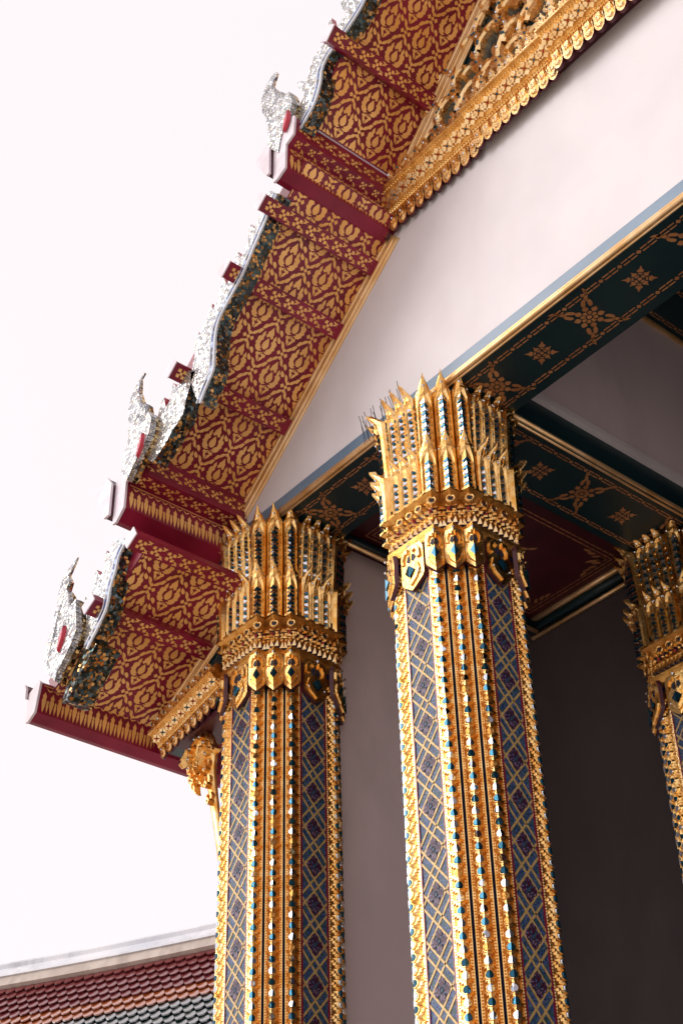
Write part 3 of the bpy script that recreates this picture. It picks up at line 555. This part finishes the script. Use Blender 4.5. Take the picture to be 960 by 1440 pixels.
def rib_unit():
    """one leaf of the rib chain, folded round the salient corner"""
    b = MB(); k = 1.
    fr = lambda u, v, h: (u, -(h-k*abs(u)), v)
    half = [(0, -.055), (.016, -.05), (.022, -.028), (.034, -.034), (.036, -.012), (.052, -.018), (.050, .002), (.064, .002), (.05, .016), (.036, .014), (.03, .03), (.012, .036), (0, .03)]
    for s in (1, -1): b.relief([(s*u, v) for u, v in half], fr, -.004, .022, .005)
    half2 = [(0, -.058), (.012, -.05), (.022, -.036), (.014, -.024), (0, -.02)]
    for s in (1, -1): b.relief([(s*u, v) for u, v in half2], fr, .02, .034, .004)
    # rim round the jewel
    for s in (1, -1):
        ro = [(s*.034*math.sin(a), .012+.034*math.cos(a)) for a in [math.pi*q/6 for q in range(7)]]; ri = [(s*.027*math.sin(a), .012+.027*math.cos(a)) for a in [math.pi*q/6 for q in range(7)]]
        b.relief(ro+ri[::-1], fr, .01, .036, .0015)
    return b
def gem_unit():
    b = MB(); fr = lambda u, v, h: (u, -(h-.8*abs(u)), v)
    for s in (1, -1): b.relief([(s*.027*math.sin(a), .012+.027*math.cos(a)) for a in [math.pi*q/6 for q in range(7)]], fr, .026, .038, .001)
    return b
leaf_me = rib_unit().data('rib_leaf', ['gold']); gem_me = [gem_unit().data('jewel', [m]) for m in ('mirror', 'teal_glass', 'gold_deep')]
up_c = leaf_mesh(.6, .073, 1.12, .06, .055, 1); up_f = leaf_mesh(.3, .057, 1.12, .07, .06, 1)
lo_c = leaf_mesh(.6, .073, .56, .05, .02, 1); lo_f = leaf_mesh(.3, .057, .56, .055, .02, 1)
LM = {}
for key, (a, q) in dict(uc=up_c, uf=up_f, lc=lo_c, lf=lo_f).items():
    LM[key] = (a.data('capital_leaf', ['gold'], False), q.data('jewel_row', ['mirror', 'teal_glass']))
def pendant(k, w, H):
    b = MB(); fr = lambda u, v, h: (u, -(h-k*abs(u)), v)
    half = [(0, 0), (w*.8, 0), (w, -H*.14), (w, -H*.70), (w*.9, -H*.78), (w*.45, -H*.9), (0, -H)]
    inn = [(0, -H*.50), (w*.38, -H*.40), (w*.62, -H*.46), (w*.74, -H*.6), (w*.5, -H*.76), (0, -H*.9)]
    curl = [(w*.14, -H*.06), (w*.5, -H*.04), (w*.8, -H*.16), (w*.82, -H*.34), (w*.55, -H*.36), (w*.62, -H*.24), (w*.45, -H*.14), (w*.2, -H*.18)]
    for s in (1, -1):
        b.relief([(s*u, v) for u, v in half], fr, -.006, .026, .004, 0, 1); b.relief([(s*u, v) for u, v in inn], fr, .024, .042, .004); b.relief([(s*u, v) for u, v in curl], fr, .022, .046, .005)
        b.relief([(s*w*.08, -H*.2), (s*w*.3, -H*.22), (s*w*.42, -H*.3), (s*w*.2, -H*.38), (s*w*.05, -H*.34)], fr, .02, .029, .001, 2)
    g_ = MB()
    for s in (1, -1): g_.poly([fr(0, -H*.46, .058), fr(s*w*.42, -H*.58, .05), fr(0, -H*.74, .058)], 0)
    for s in (1, -1): g_.octa(fr(s*w*.66, -H*.66, .044), .010, .010, .013, 1)
    g_.octa(fr(0, -H*.03, .05), .016, .014, .02, 1)
    return b.data('pendant_leaf', ['gold', 'red_dark', 'dark']), g_.data('jewel', ['teal_glass', 'mirror'])
PC, PF = pendant(.62, .083, .40), pendant(.12, .135, .44)
def petal_row(d, z, h, wd, out=.012, mi=0):
    b = MB(); P = plan(d); n = len(P)
    for k in range(n):
        a, c = Vector(P[k]), Vector(P[(k+1) % n]); Ln = (c-a).length; t = (c-a)/Ln; nn = Vector((t.y, -t.x)); cnt = max(1, round(Ln/wd))
        for i in range(cnt):
            m_ = a+t*(Ln*(i+.5)/cnt); s = Ln/cnt*.46
            L_, R_ = m_-t*s, m_+t*s; B_ = m_+nn*out
            top = (m_.x+nn.x*out*.6, m_.y+nn.y*out*.6, z+h); 
            b.poly([(L_.x, L_.y, z), (B_.x+nn.x*.008, B_.y+nn.y*.008, z), top]); b.poly([(B_.x+nn.x*.008, B_.y+nn.y*.008, z), (R_.x, R_.y, z), top])
    return b
def bead_strip(m='gold_pale'):
    b = MB(); H = ZR1+.15-1.0; b.box(-.011, .011, -.006, .012, 1.0, 1.0+H); n = int(H/.021)
    for k in range(n): b.octa((0, -.006, 1.0+.0105+k*.021), .0085, .0075, .009)
    return b.data('bead_strip', [m])
BEAD = bead_strip(); BEAD2 = bead_strip('gold')
# flower-mosaic face panel: ground, yellow lattice bands, medallions
PW, PP = .137, .335
def band_strips():
    b = MB(); fr = lambda u, v, h: (u, -h, v); polys = []
    hx, hz = PW*1.04, PP/2; sl = hz/hx; zt = ZR1+.1
    k = -4
    ca = math.cos(math.atan(sl)); n = int((zt-1)/hz)+6
    for sg in (1, -1):
        for j in range(-6, n):
            for off in (-.034, .034):
                zc = 1.0+j*hz*2+hz+off/ca
                seg = [(-PW, zc-sg*sl*PW), (-.02, zc-sg*sl*.02), (0, zc+(off*.25)), (.02, zc+sg*sl*.02), (PW, zc+sg*sl*PW)]
                seg = [(-PW, zc-sg*sl*PW), (PW, zc+sg*sl*PW)]; wv = .0085/ca
                polys.append([(seg[0][0], seg[0][1]-wv), (seg[1][0], seg[1][1]-wv), (seg[1][0], seg[1][1]+wv), (seg[0][0], seg[0][1]+wv)])
            # ogee shoulders that hug the medallion
    polys = clipped([[(u+PW, v-1) for u, v in p] for p in polys], 2*PW, zt-1, 0.)
    for i, p in enumerate(polys): b.relief([(u-PW, v+1) for u, v in p], fr, 0, .0045+.0006*(i % 3), .001)
    return b.data('yellow_lattice', ['yellow'])
LAT = band_strips()
def medal():
    b = MB(); fr = lambda u, v, h: (u, -h, v)
    for k in range(4): b.relief([(u, v*1.12) for u, v in xf([(-.016, 0), (.016, 0), (.03, .036), (.037, .053), (.024, .068), (0, .076), (-.024, .068), (-.037, .053), (-.03, .036)], 0, 0, k*math.pi/2, 1.22)], fr, 0, .0032+.0002*k, .001, 2)
    for k in range(4):
        a = math.pi/4*0+k*math.pi/2
        p = [(-.012, .016), (.012, .016), (.026, .036), (.032, .052), (.02, .064), (0, .07), (-.02, .064), (-.032, .052), (-.026, .036)]
        b.relief([(u, v*1.12) for u, v in xf(p, 0, 0, a, 1.16)], fr, 0, .006, .002)
        b.relief([(u, v*1.12) for u, v in xf(circ(0, .03, .01, 6), 0, 0, a+math.pi/4, 1.)], fr, 0, .007, .002, 1)
    b.relief(circ(0, 0, .016, 8), fr, 0, .009, .003, 1)
    return b.data('flower_medallion', ['medallion', 'panel', 'dark'])
MED = medal()
def heart():
    b = MB(); P = [Vector((.034*math.sin(2*math.pi*q/10), -.012, .034*math.cos(2*math.pi*q/10)*(1.0 if q not in (0,) else .55))) for q in range(11)]
    b.tube(P, .0095, 5); g_ = [(.022*math.sin(2*math.pi*q/8), -.008, .022*math.cos(2*math.pi*q/8)) for q in range(8)]; b.poly(g_, 1); return b.data('heart_scroll', ['gold', 'dark'])
HEART = heart()
def build_column(label, cx, cy, ziv=(ZR0, ZR1), seed=1):
    rnd = random.Random(seed)
    c = thing('column', label, 'column', (cx, cy, 0), 'gilded porch columns')
    # shaft and base
    b = MB(); b.loft([[(x, y, z) for x, y in plan(d)] for z, d in ((0, .25), (.35, .25), (.4, .18), (.6, .2), (.7, .1), (.85, .12), (.95, -.012), (8.75, -.012))], 0); b.build('shaft', 'navy', c)
    for nx, ny in ((0, -1), (1, 0), (0, 1), (-1, 0)):
        rz = math.atan2(ny, nx)+math.pi/2; fx = (nx*(A_-.006), ny*(A_-.006))
        b = MB(); b.box(-PW, PW, -.004, .01, 1.0, ZR1+.1); p = b.build('mosaic_panel', 'panel', c); p.location = (*fx, 0); p.rotation_euler = (0, 0, rz)
        q = link('yellow_lattice', LAT, p); q.location = (0, -.004, 0)
        for s in (-1, 1):
            bs = link('bead_strip', BEAD, c); t = s*(PW+.016); bs.location = (nx*(A_-.002)-ny*t, ny*(A_-.002)+nx*t, 0); bs.rotation_euler = (0, 0, rz)
            b = MB(); b.box(-.006, .006, -.008, .004, 1.0, ZR1+.1); rs = b.build('red_fillet', 'red', c); t = s*(PW-.003); rs.location = (nx*(A_-.002)-ny*t, ny*(A_-.002)+nx*t, 0); rs.rotation_euler = (0, 0, rz)
        if (nx, ny) in ((0, -1), (1, 0)):
            for k in range(int((ZR1-ziv[0])/PP)+1):
                for u, z in ((0, 1.0+PP*(math.ceil((ziv[0]-1)/PP)+k)),):
                    if z < ZR1: m_ = link('flower_medallion', MED, p); m_.location = (u, -.004, z)
    # pairs of bead strips in the re-entrant corners
    for sx, sy in ((1, -1), (1, 1), (-1, -1), (-1, 1)):
        for (x, y) in ((C1+.012, C2), (C2-.01, C2+.0), (C2, C2-.01), (C2, C1+.012)):
            pass
        for (x, y, w_) in ((C1+.036, C2+.002, 0), (C1+.003, C2+.036, 1), (C2+.002, C1+.036, 0), (C2+.036, C1+.003, 1)):
            bs = link('bead_strip', BEAD2, c); bs.location = (x*sx, y*sy, 0); bs.rotation_euler = (0, 0, math.atan2(sy, sx)+math.pi/2); bs.scale = (1.15, 1, 1)
    # ribs of folded leaves with round jewels
    for st in ST:
        if st[4] != 'c': continue
        x, y, n, k, _ = st
        if x-y < .2 and not (x > 0 and y > 0) and not (x < 0 and y < 0): continue
        fr_rib = x > 0 and y < 0
        rz = math.atan2(n[1], n[0])+math.pi/2
        b = MB(); b.poly([(-.05, .05, 1.0), (0, 0, 1.0), (0, 0, ZR1+.1), (-.05, .05, ZR1+.1)]); b.poly([(0, 0, 1.0), (.05, .05, 1.0), (.05, .05, ZR1+.1), (0, 0, ZR1+.1)])
        rib = b.build('rib', 'gold_deep', c); rib.location = (x, y, 0); rib.rotation_euler = (0, 0, rz)
        z = ZR1; i = rnd.randint(0, 1); low = MB(); src = rib_unit()
        zs = []
        while z > (ziv[0] if fr_rib else 1.1):
            zs.append(z); z -= PITCH_
        if fr_rib:
            for z in zs:
                o = link('rib_leaf', leaf_me, rib); o.location = (0, 0, z)
                gm = gem_me[2 if rnd.random() < .1 else i % 2]; o = link('jewel', gm, rib); o.location = (0, rnd.uniform(-.001, .001), z); o.rotation_euler = (rnd.uniform(-.16, .16), rnd.uniform(-.1, .1), rnd.uniform(-.18, .18))
                i += 1
            zs = [zs[-1]-PITCH_*(q+1) for q in range(int((zs[-1]-1.1)/PITCH_))]
        gs = [gem_unit(), gem_unit()]
        for q, z in enumerate(zs):
            i0 = len(low.v); low.v += [(a, bb, cc+z) for a, bb, cc in src.v]; low.f += [tuple(i0+t for t in f) for f in src.f]; low.m += [0]*len(src.f)
            s_ = gs[0]; i0 = len(low.v); low.v += [(a, bb, cc+z) for a, bb, cc in s_.v]; low.f += [tuple(i0+t for t in f) for f in s_.f]; low.m += [1+q % 2]*len(s_.f)
        low.build('rib_leaves', ['gold', 'mirror', 'teal_glass'], rib, 'stuff')
    # capital
    b = MB(); prof = [(8.2, -.004), (8.60, .0), (8.63, .035), (8.67, .05), (8.715, .05), (8.735, .02), (8.79, .005), (8.80, .02), (8.84, .028), (8.87, .012), (8.94, .0), (8.99, .03), (9.03, .085), (9.06, .08), (9.07, .012), (9.6, .02), (10.02, .055), (10.14, .06)]
    b.loft([[(x, y, z) for x, y in plan(d)] for z, d in prof], 0, mats=[1, 0, 0, 0, 0, 1, 0, 0, 0, 1, 0, 0, 0, 0, 0, 0, 0]); cap = b.build('capital', ['gold_deep', 'navy'], c)
    for st in ST:
        x, y = st[0], st[1]
        vis = x-y > -.35
        if not vis: continue
        kc = st[4]; U, Lw = (LM['uc'], LM['lc']) if kc == 'c' else (LM['uf'], LM['lf'])
        jz = rnd.uniform(-.012, .012)
        place(U[0], 'upper_leaf', cap, st, .045, 9.12+jz); place(U[1], 'jewel_row', cap, st, .045, 9.12+jz, 'stuff')
        jz = rnd.uniform(-.008, .008)
        place(Lw[0], 'lower_leaf', cap, st, .068, 9.03+jz); place(Lw[1], 'jewel_row', cap, st, .068, 9.03+jz, 'stuff')
        pm = PC if kc == 'c' else PF; zp = 8.665 if kc == 'c' else 8.65
        if kc == 'c' or min(abs(st[0]), abs(st[1])) < .01:
            place(pm[0], 'pendant_leaf', cap, st, .03, zp+rnd.uniform(-.006, .006)); place(pm[1], 'pendant_jewels', cap, st, .03, zp, 'stuff')
        h_ = place(HEART, 'heart_scroll', cap, st, .034, 8.965)
    # small jewels between the leaves
    b = MB(); P = plan(.03); n = len(P)
    for st in ST:
        fr = sframe(st, .03)
        for s in (-1, 1):
            for q in range(17):
                z = 9.12+q*.056; p_ = fr(s*.066, z, .028+.05*((z-9.1)/1.0)**2); b.octa(p_, .011, .011, .018, q % 2)
    b.build('small_jewels', ['teal_glass', 'gold'], cap, 'stuff')
    for d, z, h, wd, out in ((.034, 8.73, .075, .06, .02), (.026, 8.84, .07, .062, .024), (.03, 8.90, .05, .06, .03)):
        petal_row(d, z, h, wd, out).build('petal_row', 'gold_pale' if z < 8.8 else 'gold', cap, 'stuff')
    b = MB(); P = plan(.04); n = len(P); q = 0
    for k in range(n):
        a, e = Vector(P[k]), Vector(P[(k+1) % n]); cnt = max(1, round((e-a).length/.05))
        for i in range(cnt):
            p_ = a+(e-a)*((i+.5)/cnt); q += 1
            b.octa((p_.x, p_.y, 8.875+rnd.uniform(-.01, .01)), .021, .021, .02, 1 if q % 4 == 0 else 0); b.octa((p_.x*1.01, p_.y*1.01, 8.815), .018, .018, .016, 0)
    b.build('bead_ring', ['gold', 'red_glass'], cap, 'stuff')
    return c
c2 = build_column('tall gilded mosaic column in the middle, nearest and largest of the three', -7.10, CY, (4.3, ZR1), 3)
c1 = build_column('gilded mosaic column at the left corner, under the lower end of the white gable', -9.46, CY, (4.7, ZR1), 5)
c3 = build_column('shaded gilded column cut off by the right picture edge, against the dark wall', -7.10, 10.50, (6.0, ZR1), 8)
# thin bird-deterrent wires on top of the two front capitals
for col, (x0, x1, n) in ((c2, (-.5, .05, 22)), (c1, (-.3, .2, 8))):
    b = MB()
    for k in range(n):
        x = x0+(x1-x0)*k/n+random.uniform(-.02, .02); y = -.50; z = 10.06
        b.tube([(x, y, z), (x+random.uniform(-.07, .03), y-.06+random.uniform(-.03, .03), z+random.uniform(.2, .36))], .003, 4)
    b.build('bird_spikes', 'wire', col, 'stuff')

# ------------------------------------------------------------------ pediment
ped = thing('pediment', 'dark teal gable pediment filled with gilded scrollwork at the top right', 'pediment')
b = MB(); b.extr_y([(-7.3, 12.8), (-3.2, 12.8), (-3.2, 16.8), (-4.2, 16.1)], YG-.05, YG-.004); b.build('backing', 'teal', ped)
moulding([(-7.22, 12.98), (-5.6, 14.70), (-4.2, 16.2)], YG-.08, ((0, .03), (.05, .026), (.095, .03), (.14, .022), (.18, .026), (.215, .018)), 'rake_moulding', 'gold_mould', ped)
rnd = random.Random(4)
def scroll(cx, cz, size, ang, hand, depth=.065, name='gilded_scroll'):
    """a curling stem with flame leaves on its outer side"""
    b = MB(); fr = lambda u, v, h: (u, YG-.05-h, v); n = 16; pts = []; a = ang; x, z = cx, cz; step = size*.13
    for k in range(n+1):
        pts.append((x, z, a)); x += math.cos(a)*step*(1-k/n*.62); z += math.sin(a)*step*(1-k/n*.62); a += hand*(.10+.30*(k/n)**1.4)
    rings = []
    for k, (px, pz, a) in enumerate(pts):
        ww = size*.095*(1-.5*k/n); nx, nz = -math.sin(a), math.cos(a)
        rings.append([fr(px-nx*ww, pz-nz*ww, 0), fr(px-nx*ww*.8, pz-nz*ww*.8, depth*.8), fr(px, pz, depth*(1.15)), fr(px+nx*ww*.8, pz+nz*ww*.8, depth*.8), fr(px+nx*ww, pz+nz*ww, 0)])
    b.loft(rings, 0, closed=False)
    for k in range(1, n, 3):
        px, pz, a = pts[k]; sz = size*(.4-.014*k)
        aa = a-hand*rnd.uniform(.7, 1.1); b.relief(flame((px, pz), aa, sz, sz*.6, hand*1.2), fr, .0, depth*rnd.uniform(.6, 1.1), sz*.06)
        if k < n*.6: b.relief(flame((px, pz), a+hand*rnd.uniform(.8, 1.2), sz*.7, sz*.36, -hand*.9), fr, 0, depth*rnd.uniform(.6, 1.), sz*.05)
    px, pz, a = pts[-1]; b.relief(circ(px, pz, size*.07, 8), fr, 0, depth*1.4, size*.03)
    for k in (2, 5, 8):
        px, pz, a = pts[k]; b.octa(fr(px, pz, depth*1.2), .02, .012, .02, 1 if k == 5 else 2)
    b.build(name, ['gold_pale', 'mirror', 'teal_glass'], ped)
rakez = lambda x: 12.98+(x+7.22)*1.063-.28
x = -7.0; k = 0
while x < -3.6:
    top = rakez(x); z = 12.98
    while z < min(top-.12, 14.9):
        s = min(.52, .26+.5*(top-z)*.5)*rnd.uniform(.85, 1.1); hnd = 1 if (k % 2) else -1
        scroll(x+rnd.uniform(-.05, .05), z, s, math.pi/2-hnd*rnd.uniform(.15, .5), hnd); k += 1; z += s*.62
    x += .3
def corn_run(parent, x0, x1, y, z0, n_gem=1, tilt=0., sm=1.):
    """one straight run of the gilded cornice: pendants, rope, rosettes, ledge, upright leaves"""
    L = x1-x0; hq, vq = (.8, 1.02) if sm == 1 else (.68, .82); fr_ = frame((x0, y, z0), (math.cos(tilt), 0, math.sin(tilt)), (-math.sin(tilt), 0, math.cos(tilt)), (0, -1, 0)); fr = lambda u, v, h: fr_(u, v*vq, h*hq)
    b = MB()
    prof = [(.15, -.02), (.17, .02), (.20, .04), (.215, .03), (.22, .04), (.36, .19), (.37, .225), (.40, .225), (.41, .18), (.43, .12), (.6, .06)]
    rings = [[fr(u, v*sm, h*sm) for v, h in [(.15, -.2)]+prof+[(.6, -.2)]] for u in (0, L)]
    b.loft(rings); core = b.build('cornice_core', 'gold_deep', parent)
    b = MB(); b.loft([[fr(u, v*sm, h*sm) for v, h in ((.13, -.2), (.13, -.022), (.148, -.022), (.148, -.2))] for u in (.004, L-.004)]); b.build('underside_board', 'red_dark', parent)
    b = MB(); b.loft([[fr(u, v*sm, h*sm) for v, h in ((.375, .222), (.375, .238), (.397, .238), (.397, .222))] for u in (-.01, L+.01)]); b.build('ledge_strip', 'gold_pale', parent)
    pitch = .125*sm; n = max(1, round(L/pitch)); pitch = L/n
    pen = [(0, -.06), (.026, -.05), (.054, -.012), (.067, .05), (.062, .12), (.064, .16), (.05, .19), (0, .2)]
    for k in range(n):
        u0 = pitch*(k+.5); b = MB(); q = mir(pen); f2 = lambda u, v, h: fr(u0+u*sm, v*sm, h*sm)
        b.relief(q, f2, -.02, .02, .008, 0, 1); b.relief([(u*.66, v*.74+.025) for u, v in q], f2, .018, .042, .008)
        for s in (-1, 1): b.relief(flame((s*.006, .05), math.pi/2-s*.5, .12, .035, s*.8), f2, .03, .055, .004)
        b.octa(f2(0, .1, .05), .012, .01, .018, 2); b.build('pendant_leaf', ['gold_pale', 'red_dark', 'mirror'], parent)
        b = MB(); v0 = 0.; f3 = lambda u, v, h: f2(u, .292+v*.68-h*.73, .115+v*.73+h*.68)
        for j in range(4): b.relief(xf(mir([(0, .012), (.03, .03), (.035, .055), (.018, .066), (0, .085)]), 0, v0, j*math.pi/2, 1.0), f3, -.01, .022+.006*(j % 2), .006)
        for j in range(4): b.relief(xf(mir([(0, .045), (.014, .055), (0, .085)]), 0, v0, math.pi/4+j*math.pi/2, 1), f3, -.01, .016, .003)
        b.octa(f3(0, v0, .028), .016, .016, .018, 1); b.build('rosette', ['gold_pale', 'red_glass' if k % 2 == 0 else 'teal_glass'], parent)
        b = MB(); lf = mir([(0, 0), (.045, .01), (.052, .05), (.04, .08), (.05, .1), (.025, .15), (0, .22)])
        b.relief([(u*1.1, v+.405) for u, v in lf], f2, .1, .19, .008); b.relief([(u*.6, v*.62+.44) for u, v in lf], f2, .188, .205, .004); b.octa(f2(0, .52, .21), .012, .01, .02, 1 if k % 2 else 2); b.build('upright_leaf', ['gold_pale', 'mirror', 'teal_glass'], parent)
    b = MB(); m_ = int(L/(.032*sm))
    for k in range(m_):
        u = .032*sm*(k+.5); p_ = fr(u, .19*sm, .045*sm); b.octa(p_, .022*sm, .02*sm, .026*sm, 0)
        p_ = fr(u, .222*sm, .05*sm); b.octa(p_, .012*sm, .012*sm, .014*sm, 0); p_ = fr(u, .355*sm, .195*sm); b.octa(p_, .012*sm, .012*sm, .014*sm, 0)
    b.build('rope_beads', 'gold', parent, 'stuff')
    b = MB()
    for k in range(n): b.relief([(pitch*k-.03, .41), (pitch*k+.03, .41), (pitch*k+.02, .45), (pitch*k, .47), (pitch*k-.02, .45)], lambda u, v, h: fr(u, v*sm, h*sm), .1, .18, .003)
    b.build('mirror_strip', 'mirror', parent, 'stuff')
cor = thing('cornice', 'long gilded jewelled cornice with hanging leaves at the foot of the pediment', 'cornice', group='gilded cornices')
corn_run(cor, -7.46, -5.93, YG-.055, 12.57)
corn_run(cor, -5.94, -4.87, YG-.105, 12.565)
corn_run(cor, -4.88, -2.9, YG-.165, 12.56)
cor2 = thing('cornice', 'short gilded cornice with hanging leaves, left of the left column capital', 'cornice', group='gilded cornices')
corn_run(cor2, -10.80, -9.78, YG-.06, 8.31, tilt=math.atan2(.217, .936), sm=.8)

# ------------------------------------------------------------------ eave bracket beside the left column
br = thing('eave_bracket', 'gilded carved naga bracket under the lowest eave, left of the left column', 'bracket')
def sweep(pts, rad, squash=.6):
    b = MB(); rings = []; P = [Vector(p) for p in pts]
    for k, p in enumerate(P):
        t = (P[min(k+1, len(P)-1)]-P[max(k-1, 0)]).normalized(); n_ = Vector((t.z, 0, -t.x))
        rings.append([p+(n_*math.cos(2*math.pi*q/10)+Vector((0, squash, 0))*math.sin(2*math.pi*q/10))*rad[k] for q in range(10)])
    b.loft(rings); return b
BP = smooth([(-9.95, 6.5), (-9.98, 6.9), (-10.03, 7.2), (-10.10, 7.5), (-10.16, 7.75), (-10.20, 7.98), (-10.20, 8.18), (-10.27, 8.33), (-10.38, 8.36), (-10.46, 8.26), (-10.47, 8.12), (-10.44, 8.0), (-10.39, 7.92)], 4); yb = 7.0
nB = len(BP); sweep([(x, yb, z) for x, z in BP], [(.03+.055*min(1, k/nB*1.6))*(1 if k < nB*.8 else 1-.75*(k-nB*.8)/(nB*.2)) for k in range(nB)]).build('body', 'gold', br, smooth=True)
frb = lambda u, v, h: (u, yb-h, v)
for k in range(14, nB-1, 3):
    x, z = BP[k]; x2, z2 = BP[k+1]; a = math.atan2(z2-z, x2-x); b = MB(); s_ = .09+.07*min(1, k/nB*1.5); sd = 1
    b.relief(flame((x, z), a+.75, s_*1.15, s_*.5, -1.1, 8), frb, .0, .05, s_*.13); b.relief(flame((x, z), a-.75, s_, s_*.45, 1.1, 8), frb, .0, .055, s_*.12)
    b.relief(xf(mir([(0, .05), (.03, .02), (.034, -.01), (0, -.04)]), x, z, a-math.pi/2), frb, .03, .085, .008)
    b.octa((x, yb-.09, z), .011, .011, .015, 1); b.build('flame_leaf', ['gold', 'mirror'], br)
for (x, z, a, L_, s_) in ((-10.47, 8.30, -1.9, .3, 1), (-10.52, 8.36, -2.0, .24, -1), (-10.40, 8.12, -1.3, .22, 1), (-10.30, 8.30, -1.5, .28, -1), (-10.20, 8.25, -1.0, .2, 1)):
    b = MB(); b.relief(flame((x, z), a, L_, .12, s_*.9, 10), frb, .0, .06, .03); b.relief(flame((x, z-.03), a, L_*.6, .05, s_*.9, 8), frb, .05, .085, .014); b.build('hanging_flame', 'gold', br)
b = MB(); b.box(-10.66, -9.9, yb-.14, yb+.2, 8.40, 8.47, bev=.02); b.build('bracket_cap', 'red_dark', br)

# ------------------------------------------------------------------ neighbouring roof, lower left
nb = thing('gallery_roof', 'glazed fish-scale tile roof with white ridge of the building far behind, lower left', 'roof')
P0 = Vector((-25.47, 15.07, 12.49)); dR = Vector((.877, .48, 0)).normalized(); pn = Vector((dR.y, -dR.x, 0)); PT = R(58)
dn = pn*math.cos(PT)-zz*math.sin(PT); nrm = pn*math.sin(PT)+zz*math.cos(PT)
sag = lambda u: .0042*(u+2)**2-.1
def rp(u, v, h): return P0+dR*u+dn*v+nrm*h+zz*sag(u)
def strip(prof, name, m, u0=-14, u1=12, n=40):
    b = MB(); b.loft([[rp(u0+(u1-u0)*k/n, v, h) for v, h in prof] for k in range(n+1)]); return b.build(name, m, nb)
strip([(.20, .0), (.20, .16), (-.06, .20), (-.1, .16), (-.1, -.1)], 'ridge_fascia', 'tan')
strip([(-.03, .18), (-.015, .23), (-.07, .24), (-.09, .2)], 'ridge_bead', 'ridge_white')
strip([(-.09, .12), (-.095, .21), (-.26, .18), (-.44, .10), (-.50, .16), (-.58, .14), (-.62, -.1), (-.3, -.2)], 'ridge_cap', 'ridge_white')
strip([(.0, -.02), (6.0, -.02), (6.0, -.2), (0, -.2)], 'roof_deck', 'dark')
TW, TE = .225, .20
def tile_mesh(m):
    b = MB(); pts = [(-TW*.49, 0), (TW*.49, 0), (TW*.49, .18), (TW*.42, .245), (TW*.25, .29), (0, .305), (-TW*.25, .29), (-TW*.42, .245), (-TW*.49, .18)]
    # local: x along the ridge, y down the slope, z normal; lower edge proud and gently domed
    lo = lambda u, v: .01+.075*(v/.3)-.25*u*u
    top = [(u*.97, v, lo(u, v)+.03) for u, v in pts]; bot = [(u, v, lo(u, v)) for u, v in pts]; i = 0; n = len(pts)
    b.v = top+bot+[(0, .12, lo(0, .12)+.036)]
    for k in range(n): j = (k+1) % n; b.f.append((k, j, 2*n)); b.m.append(0); b.f.append((k, n+k, n+j, j)); b.m.append(0)
    return b
TM = {m: tile_mesh(m).data('roof_tile', [m]) for m in ('tile_red', 'tile_orange', 'tile_green')}
stuff = {m: MB() for m in TM}; src = tile_mesh('x'); cells = []
for r_ in range(26):
    for k in range(-58, 54):
        u = TW*(k+(.5 if r_ % 2 else 0)); v = .10+r_*TE; m = 'tile_red' if r_ < 5 else ('tile_orange' if r_ < 7 else 'tile_green'); cells.append((r_, k, u, v, m))
inv = cam.matrix_world.inverted()
def seen(p):
    q = inv @ p; 
    return q.z < 0 and abs(q.x/-q.z) < .236 and abs(q.y/-q.z) < .352 and (q.x/-q.z) < -.083
basis = Matrix((dR, dn, nrm)).transposed(); rnd = random.Random(2); cnt = 0
for r_, k, u, v, m in cells:
    p = rp(u, v, 0); sl_ = 0
    rot = (Matrix.Rotation(rnd.gauss(0, .012), 3, 'X') @ Matrix.Rotation(rnd.gauss(0, .012), 3, 'Y'))
    mt = Matrix.Translation(p) @ (basis @ rot).to_4x4()
    if cnt < 300 and seen(p):
        o = link('roof_tile', TM[m], nb); o.matrix_local = mt; cnt += 1
    else:
        s_ = stuff[m]; i0 = len(s_.v); s_.v += [tuple(mt @ Vector(q)) for q in src.v]; s_.f += [tuple(i0+t for t in f) for f in src.f]; s_.m += src.m
for m, s_ in stuff.items(): s_.build('roof_tiles', m, nb, 'stuff')
